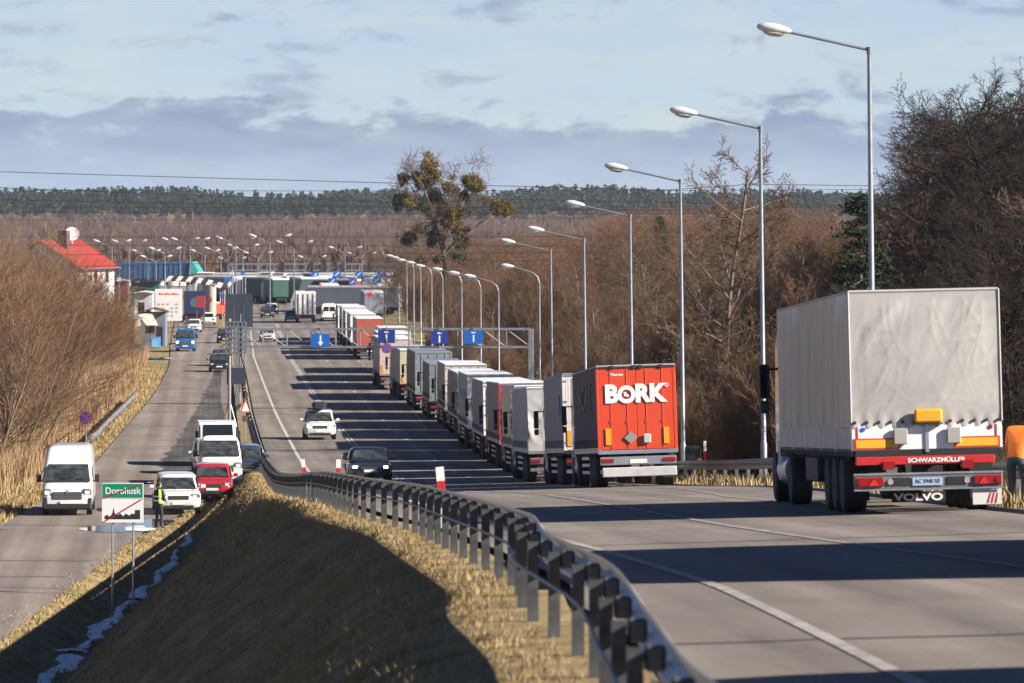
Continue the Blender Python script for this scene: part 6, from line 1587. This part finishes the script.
def plant(key, x, d, s, name, label, cat, group, zoff=0.0, sz=1.0):
    tr, cr, h = PROTO[key]
    t = thing(name, label, cat, (x, d, gz(x, d)-.1+zoff), (R.uniform(-.04, .04), R.uniform(-.04, .04), R.uniform(0, 6.28)), group)
    t.scale = (s, s, s*sz)
    link('trunk', tr, t); link('crown', cr, t)
    return t
# the wood on the right
WL, WG = 'bare brown tree of the dense wood right of the road', 'trees of the wood right of the road'
SLb, SG = 'bare bush filling the undergrowth of the wood right of the road', 'bushes under the wood right of the road'
rw = random.Random(77)
def zone(px):
    for lim, nm in ((500, 'near the far lamps'), (560, 'just right of the gantry'), (632, 'between the fifth and fourth lamps'), (680, 'between the fourth and third lamps'), (762, 'between the third and second lamps'), (872, 'between the second and nearest lamps'), (960, 'right of the nearest lamp'), (9999, 'above the nearest lorry')):
        if px < lim: return nm
def wood_label(k, px, d):
    look = {'alder_dark': 'blackish straight', 'alder_a': 'slender brown', 'alder_b': 'low brown', 'oak_a': 'spreading russet', 'oak_b': 'spreading brown', 'birch_a': 'upright russet'}[k]
    return '%s bare tree %s the wood, %s' % (look, 'at the front of' if d < 270 else 'in the middle of' if d < 430 else 'far back in', zone(px))
spots = []
def far_enough(x, d, m):
    for a, b in spots:
        if (a-x)**2+((b-d)*.6)**2 < m*m: return False
    spots.append((x, d)); return True
nt_ = 0; tries = 0
while nt_ < 225 and tries < 9000:
    tries += 1
    d = 170+470*rw.random()**.9; lo = float(RE(d))+(7.5 if d < 300 else 4.5); hi_ = .104*d+9
    x = rw.uniform(lo, max(hi_, lo+3))
    if d > 330 and x > 30: continue
    if not far_enough(x, d, 2.0): continue
    px = 512+5000*x/d
    k = rw.choice(['alder_a', 'alder_b', 'oak_a', 'birch_a', 'oak_b', 'alder_a', 'birch_a'])
    if px > 870: k = rw.choice(['alder_dark', 'alder_a', 'alder_dark', 'alder_dark'])  # mostly the darkened kind here, its colour standing in for shade
    s = rw.uniform(.72, 1.05)
    top_lim = 205-(0 if px > 700 else 0)
    # trees stay near the height of the far skyline except towards the right corner
    h = PROTO[k][2]*s; ytop = 205-5000*(gz(x, d)-CZ+h)/d
    want = np.interp(px, [400, 520, 600, 700, 800, 860, 930, 1024, 1200], [262, 240, 214, 206, 216, 218, 165, 110, 60])+rw.uniform(0, 40)
    hn = (CZ-(want-205)*d/5000)-gz(x, d); s2 = max(.4, min(1.35, hn/PROTO[k][2]/1.1))
    cap = float(zroad(RE(d), d))-gz(x, d)+.54*(x-float(RE(d)))+.8
    if cap < 4.0: continue
    s2 = min(s2, cap/PROTO[k][2]/1.04)
    plant(k, x, d, s2, 'bare_tree', wood_label(k, px, d), 'tree', WG); nt_ += 1
ns_ = 0; tries = 0
while ns_ < 190 and tries < 6000:
    tries += 1
    d = 150+420*rw.random()**1.2; lo = float(RE(d))+4.2; x = rw.uniform(lo, max(.104*d+6, lo+3))
    if not far_enough(x, d, 1.3): continue
    cap = float(zroad(RE(d), d))-gz(x, d)+.5*(x-float(RE(d)))+.8
    plant(rw.choice(['shrub_a', 'shrub_a', 'shrub_b']) if x/d < .075 else 'shrub_a', x, d, min(rw.uniform(.7, 1.15), cap/6), 'bare_bush', 'bare undergrowth bush at the %s of the wood, %s' % ('front' if d < 260 else 'back', zone(512+5000*x/d)), 'bush', SG); ns_ += 1
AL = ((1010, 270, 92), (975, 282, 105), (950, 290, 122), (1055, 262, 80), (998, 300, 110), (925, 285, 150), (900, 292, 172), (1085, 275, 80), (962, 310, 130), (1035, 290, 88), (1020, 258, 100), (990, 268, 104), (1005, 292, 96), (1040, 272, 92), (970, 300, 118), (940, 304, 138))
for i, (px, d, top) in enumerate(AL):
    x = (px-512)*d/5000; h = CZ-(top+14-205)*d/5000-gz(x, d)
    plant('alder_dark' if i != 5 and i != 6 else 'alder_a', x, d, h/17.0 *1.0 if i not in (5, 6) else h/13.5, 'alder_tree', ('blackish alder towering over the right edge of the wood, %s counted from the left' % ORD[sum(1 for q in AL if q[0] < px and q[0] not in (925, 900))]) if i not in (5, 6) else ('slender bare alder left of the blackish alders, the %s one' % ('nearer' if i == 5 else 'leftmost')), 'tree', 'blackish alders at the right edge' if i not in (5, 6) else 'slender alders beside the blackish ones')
x = (727-512)*260/5000; h = CZ-(164-205)*260/5000-gz(x, 260)
plant('alder_b', x, 260, h/12.5, 'bare_tree', 'bare tree with airy crown standing above the wood between the second and third lamps', 'tree', None)
# willows and bushes left of the side road
WLL, WLG = 'tan bare willow thicket bush left of the side road', 'willow bushes left of the side road'
nl = 0; tries = 0; spots.clear()
while nl < 135 and tries < 5000:
    tries += 1
    d = 232+330*rw.random(); hi_ = float(SL(d))-np.interp(d, [230, 330, 450], [3.4, 7.5, 7.5]); lo = -.106*d-4
    if lo > hi_: continue
    x = rw.uniform(lo, hi_); px = 512+5000*x/d
    if -46 < x < -30 and 440 < d < 530 and px > 98: continue
    if 470 < d < 500 and px > 60: continue
    if not far_enough(x, d, 1.5): continue
    k = rw.choice(['willow_a', 'willow_b', 'willow_b', 'shrub_b'])
    want = np.interp(px, [-30, 30, 75, 100, 125, 150], [232, 240, 268, 292, 335, 362])+rw.uniform(-4, 40)
    hn = (CZ-(want+6-205)*d/5000)-gz(x, d); s = hn/PROTO[k][2]/(1.08 if px < 55 else 1.3)
    if s < .3: continue
    plant(k, x, d, min(s, 1.35), 'willow_bush', '%s bare thicket bush %s, %s' % ({'willow_a': 'tall tan', 'willow_b': 'wide reddish', 'shrub_b': 'upright russet'}[k], 'at the left picture edge' if px < 40 else 'below the house' if px < 100 else 'nearest the side road', 'in front' if d < 330 else 'farther up' if d < 440 else 'at the back'), 'bush', WLG); nl += 1
for i, (px, d, top) in enumerate(((88, 425, 290), (97, 432, 296), (106, 438, 300), (114, 430, 312), (122, 440, 322), (80, 420, 284), (110, 446, 306), (101, 418, 300), (92, 410, 294))):
    x = (px-512)*d/5000; hn = (CZ-(top-205)*d/5000)-gz(x, d)
    plant(('willow_b', 'willow_a', 'shrub_b')[i % 3], x, d, hn/PROTO[('willow_b', 'willow_a', 'shrub_b')[i % 3]][2]/1.1, 'willow_bush', 'bare bush hiding the foot of the white house, %s of nine' % ORD[i], 'bush', WLG)
for i, (px, d) in enumerate(((385, 640), (400, 660), (425, 630), (450, 640), (470, 650), (490, 620), (505, 660), (415, 690), (440, 700), (480, 690), (395, 720), (520, 640), (545, 620))):
    x = (px-512)*d/5000; plant(('oak_b', 'alder_b', 'oak_a')[i % 3], x, d, rw.uniform(.7, .92), 'bare_tree', 'bare tree among the mistletoe tree\'s neighbours beyond the far lamps', 'tree', WG)

# ---- the tree full of mistletoe
def leaf_ball(c, r, n, rg, size=.16, flat=.85):
    p = rg.normal(size=(n, 3)); p /= np.linalg.norm(p, axis=1)[:, None]; p *= (rg.random(n)**.45)[:, None]*r; p[:, 2] *= flat; p += np.array(c)
    return p, rg.normal(size=(n, 3)), np.full(n, size)
def leaves_mesh(name, P, A, S, mat, rg, asp=.45):
    n = len(P); A = A/np.linalg.norm(A, axis=1)[:, None]; B = rg.normal(size=(n, 3)); B -= (B*A).sum(1)[:, None]*A; B /= np.linalg.norm(B, axis=1)[:, None]
    S = S*(.6+.8*rg.random(n)); a = A*S[:, None]; b = B*(S*asp)[:, None]
    V = np.stack([P-a, P+b, P+a, P-b], 1).reshape(-1, 3); F = np.arange(4*n).reshape(-1, 4)
    return raw_mesh(name, V, F, mat, 4)
def mistletoe_tree():
    d = 600.0; k = d/5000; bx = (447-512)*k; g = gz(bx, d); rg = np.random.default_rng(3)
    t = thing('mistletoe_tree', 'tall tree hung with golden green mistletoe balls beyond the gantry', 'tree', (bx, d, g))
    def P(px, py, y=0): return np.array([(px-512)*k-bx, y, CZ-(py-205)*k-g])
    segs = []
    def limb(a, b, r0, r1, sag=0.0):
        n = 7; pts = [a+(b-a)*i/n+np.array([rg.normal(0, .12), rg.normal(0, .15), sag*math.sin(math.pi*i/n)+rg.normal(0, .08)])*(1 if 0 < i < n else 0) for i in range(n+1)]
        for i in range(n): segs.append((tuple(pts[i]), tuple(pts[i+1]), r0+(r1-r0)*i/n, r0+(r1-r0)*(i+1)/n))
    base = np.array([0, 0, -.3]); f1 = P(444, 255); f2 = P(436, 225); f3 = P(446, 228)
    limb(base, f1, .36, .30); limb(f1, f2, .26, .2); limb(f1, f3, .24, .18)
    balls = [(430.5, 164, 9, 0), (428.5, 178, 10, .5), (417, 176, 6, -1), (404, 178, 6, 0), (399, 202, 7.5, .6), (411, 204, 7, -.5), (472, 180, 9, .4), (450, 188, 7.5, 0), (432, 195, 9, 1), (499, 206, 8.5, .3), (508, 211, 7.5, -.6), (421, 185, 6.5, 1), (455, 212, 8, -1), (440, 206, 8, 1.2), (464, 196, 5, .8), (447, 222, 7, -.8), (435, 236, 8, 1), (409, 240, 8.5, .4), (420, 228, 6, -1), (460, 232, 7, .5), (478, 188, 5.5, .2)]
    Q = []
    for px, py, r, y in balls:
        b = P(px, py, y); src = f2 if px < 440 else f3
        if px > 490: src = f1
        limb(src, b, .11, .05, .5 if px < 490 else .9); Q.append((b, r*k*1.08))
    tips = []
    for i in range(46):
        px, py = rg.uniform(398, 486), rg.uniform(160, 250); src = f2 if px < 440 else f3
        limb(src, P(px, py, rg.normal(0, 1.6)), .06, .02, .4); tips.append(segs[-1][1])
    tw = []
    for p in tips+[q[0] for q in Q]:
        for j in range(16):
            v = unit(rg.normal(size=3)+np.array([0, 0, .5])); a = np.array(p)+rg.normal(0, .4, 3); b = a+v*rg.uniform(.6, 1.9); tw.append((tuple(a), tuple(b), .025, .012))
            for _ in range(3): c = a+(b-a)*rg.random(); e = c+unit(v+rg.normal(0, .7, 3))*rg.uniform(.3, .9); tw.append((tuple(c), tuple(e), .016, .01))
    link('trunk', seg_mesh('trunk', [(segs, 6)], m_bark), t); link('crown', seg_mesh('crown', [(tw, 3)], m_twig), t)
    for i, (c, r) in enumerate(Q):
        sub = [leaf_ball(c, r, 520, rg, .15)]
        for _ in range(4): sub.append(leaf_ball(np.array(c)+rg.normal(0, r*.55, 3), r*.55, 150, rg, .13))
        link('mistletoe', leaves_mesh('mistletoe', np.concatenate([s_[0] for s_ in sub]), np.concatenate([s_[1] for s_ in sub]), np.concatenate([s_[2] for s_ in sub]), m_mistle if i not in (4, 17) else m_ivy, rg), t)
    P_, A_, S_ = [], [], []
    for _ in range(16):
        a = leaf_ball(P(rg.uniform(415, 470), rg.uniform(205, 262), rg.normal(0, 1)), rg.uniform(.5, 1.0), 150, rg, .16); P_.append(a[0]); A_.append(a[1]); S_.append(a[2])
    link('ivy', leaves_mesh('ivy', np.concatenate(P_), np.concatenate(A_), np.concatenate(S_), m_ivy, rg), t)
mistletoe_tree()

def conifer(label, px, d, top, wid):
    x = (px-512)*d/5000; g = gz(x, d); h = CZ-(top-205)*d/5000-g; rg = np.random.default_rng(int(px))
    t = thing('pine_tree', label, 'tree', (x, d, g))
    segs = [((0, 0, -.2), (0, 0, h*.5), .16, .1), ((0, 0, h*.5), (0, 0, h), .1, .02)]; P_, A_, S_ = [], [], []
    z = h*.25
    while z < h*.99:
        ln = wid*(1-z/h)**.75*(.75+.5*rg.random())+.2; nb = rg.integers(4, 7); a0 = rg.random()*6.28
        for j in range(nb):
            a = a0+j*6.28/nb+rg.normal(0, .25); l = ln*(.6+.6*rg.random()); dr = np.array([math.cos(a), math.sin(a), rg.normal(.05, .15)])
            p0 = np.array([0, 0, z]); p1 = p0+dr*l+np.array([0, 0, -.12*l]); segs.append((tuple(p0), tuple(p1), .035, .012))
            n = int(60*l)+15; u = rg.random(n)**.6
            pts = p0+(p1-p0)*u[:, None]+rg.normal(0, .10+.10*u[:, None], (n, 3))*np.array([1, 1, .55]); P_.append(pts); A_.append(np.tile(dr, (n, 1))+rg.normal(0, .7, (n, 3))); S_.append(np.full(n, .13))
        z += rg.uniform(.28, .5)
    link('trunk', seg_mesh('trunk', [(segs, 5)], m_bark), t)
    link('crown', leaves_mesh('crown', np.concatenate(P_), np.concatenate(A_), np.concatenate(S_), m_needle, rg, .22), t)
conifer('dark pine standing behind the pole of the nearest lamp', 861, 196, 188, 3.1)
conifer('smaller dark pine at the edge of the wood, left of the second lamp head', 660, 420, 214, 2.6)

# ---- grass, reeds: nobody could count them
def blades(name, X, D, Hh, wd, mat, rg, lean=.35, zf_=ground_z, seglean=None):
    n = len(X); Z = zf_(X, D)-.02; a = rg.random(n)*6.28; w = wd*(.6+.8*rg.random(n)); la = rg.random(n)*6.28; ll = Hh*lean*rg.random(n)
    bx, by = np.cos(a)*w/2, np.sin(a)*w/2; lx_, ly_ = np.cos(la)*ll, np.sin(la)*ll
    V = np.stack([np.stack([X-bx, D-by, Z], 1), np.stack([X+bx, D+by, Z], 1), np.stack([X+bx*.8+lx_*.4, D+by*.8+ly_*.4, Z+Hh*.6], 1), np.stack([X-bx*.8+lx_*.4, D-by*.8+ly_*.4, Z+Hh*.6], 1), np.stack([X+lx_, D+ly_, Z+Hh], 1)], 1)
    f = np.array([[0, 1, 2], [0, 2, 3], [3, 2, 4]]); F = (f[None]+(np.arange(n)*5)[:, None, None]).reshape(-1, 3)
    return stuff(link(name, raw_mesh(name, V.reshape(-1, 3), F, mat, 3)))
def tufted(rg, n, xf0, xf1, d0, d1, power=1.0, clump=.18):
    nc = n//14; d = d0+(d1-d0)*rg.random(nc)**power; x = xf0(d)+(xf1(d)-xf0(d))*rg.random(nc)
    d = np.repeat(d, 14)+rg.normal(0, clump, nc*14); x = np.repeat(x, 14)+rg.normal(0, clump, nc*14); return x, d
rg = np.random.default_rng(8)
x, d = tufted(rg, 190000, lambda d: np.maximum(TOE(d)-1.5, G(d)-8.5), lambda d: G(d)-.25, 24, 120, 1.1, .14)
ok = x < G(d)-.15
o = blades('dry_grass', x[ok], d[ok], .03+.08*rg.random(ok.sum())**2, .008, m_grass, rg, .95)
x, d = tufted(rg, 60000, lambda d: np.maximum(SR(d)+.15, TOE(d)-3.2), lambda d: G(d)-.25, 110, 245, 1.0, .22)
ok = (x < G(d)-.15) & (x > SR(d)+.1)
blades('dry_grass', x[ok], d[ok], .05+.12*rg.random(ok.sum())**2, .03, m_grass, rg, 1.2)
x, d = tufted(rg, 36000, lambda d: RE(d)+.15, lambda d: RE(d)+5, 70, 330, 1.3, .2); ok = x > RE(d)+.1
blades('dry_grass', x[ok], d[ok], .12+.35*rg.random(ok.sum())**2, .03, m_grass, rg, .6)
x, d = tufted(rg, 30000, lambda d: SL(d)-2.6, lambda d: SL(d)-.1, 190, 440, 1.2, .2); ok = x < SL(d)-.08
blades('dry_grass', x[ok], d[ok], .12+.25*rg.random(ok.sum())**2, .035, m_grass, rg, .7)
x, d = tufted(rg, 100000, lambda d: np.maximum(-.107*d-2, SL(d)-17), lambda d: SL(d)-2.3, 205, 500, .9, .3)
ok = (x < SL(d)-2.0) & ~((d > 440) & (x > -46) & (x < -35))
blades('dry_reeds', x[ok], d[ok], .7+1.1*rg.random(ok.sum()), .035, m_reed, rg, .35)
x, d = tufted(rg, 40000, lambda d: RE(d)+4, lambda d: .104*d+8, 150, 480, 1.3, .3)
blades('dry_reeds', x, d, .5+1.0*rg.random(len(x)), .035, varied('brown_weeds', (.14,.09,.05), (.23,.155,.085), wscale=.25), rg, .45)

rg = np.random.default_rng(18)
nc = 900; dc = 26+110*rg.random(nc)**1.1; xc = G(dc)-.5-rg.random(nc)**1.3*(G(dc)-TOE(dc))*.9
dd_ = np.repeat(dc, 26)+rg.normal(0, .07, nc*26); xx_ = np.repeat(xc, 26)+rg.normal(0, .07, nc*26); ok = xx_ < G(dd_)-.3
blades('grass_tussocks', xx_[ok], dd_[ok], .05+.13*rg.random(ok.sum()), .009, m_grass, rg, 1.0)

# ---- far scrub and forest
def far_scrub(name, n, d0, d1, h0, h1, mat, seed, per=30, xf=(-.128, .12), wbase=.10):
    rg = np.random.default_rng(seed); d = d0+(d1-d0)*rg.random(n)**1.3; x = (xf[0]+(xf[1]-xf[0])*rg.random(n))*d
    keep = ~((d < 1010) & (x < -18) & (x > -85)); d, x = d[keep], x[keep]; n = len(d)
    z = ground_z(x, d); h = h0+(h1-h0)*rg.random(n)
    P = np.repeat(np.stack([x, d, z], 1), per, 0); H_ = np.repeat(h, per); m = n*per
    a = rg.random(m)*6.28; rr = rg.random(m)**.6*H_*.30
    base = P+np.stack([np.cos(a)*rr*.5, np.sin(a)*rr*.5, H_*(.0+.55*rg.random(m))], 1)
    tip = base+np.stack([np.cos(a)*rr*.8, np.sin(a)*rr*.8, H_*(.25+.30*rg.random(m))*(1-.5*(rr/(H_*.30))**2)], 1)
    w = (wbase+.05*rg.random(m))*H_*.45
    V = np.stack([base+np.stack([w, w*0, w*0], 1), base-np.stack([w, w*0, w*0], 1), tip], 1).reshape(-1, 3)
    return stuff(link(name, raw_mesh(name, V, np.arange(3*m).reshape(-1, 3), mat, 3)))
far_scrub('far_scrub', 6000, 1000, 3080, 5, 10, m_scrub, 1, 60, wbase=.05)
far_scrub('far_thicket', 900, 760, 1150, 2.5, 6.5, m_scrub2, 2, 70, wbase=.05)
far_scrub('far_thicket', 900, 660, 1050, 4, 9, m_twig_red, 3, 110, (-.022, .12), .022)
def far_forest():
    rg = np.random.default_rng(4); P_, S_ = [], []
    n = 3300; d = 2900+620*rg.random(n); x = (-.14+.28*rg.random(n))*d; z = ground_z(x, d); h = 12+6*rg.random(n)**1.5+3*np.sin(x*.013+1)*np.sin(x*.031)
    per = 44; m = n*per; H_ = np.repeat(h, per); a = rg.random(m)*6.28; u = rg.random(m)
    kind = np.repeat(rg.random(n) < .35, per)
    zz = .35+.65*u; prof = np.where(kind, (1-u)**.7, np.sqrt(np.maximum(0, 1-(2*u-1)**2)*.9+.05)); rr = prof*H_*.17*np.sqrt(rg.random(m))
    P = np.repeat(np.stack([x, d, z], 1), per, 0)+np.stack([np.cos(a)*rr, np.sin(a)*rr, H_*zz], 1)
    A = rg.normal(size=(m, 3)); S = .85+.6*rg.random(m)
    stuff(link('far_forest', leaves_mesh('far_forest', P, A, S, m_farpine, rg, .7)))
far_forest()

# ------------------------------------------------------------------ the air over the valley
hz = MB().box(-6600, 6600, -200, 10600, -3.0, 34.0).build('haze', None)
hz.data.materials.clear()
mh = bpy.data.materials.new('thin_haze'); mh.use_nodes = True
mh.node_tree.nodes.clear()
vo = mh.node_tree.nodes.new('ShaderNodeVolumePrincipled'); oo = mh.node_tree.nodes.new('ShaderNodeOutputMaterial')
vo.inputs['Color'].default_value = (.80, .87, 1.0, 1); vo.inputs['Density'].default_value = .000055; vo.inputs['Anisotropy'].default_value = .3
mh.node_tree.links.new(vo.outputs[0], oo.inputs['Volume'])
hz.data.materials.append(mh); stuff(hz)
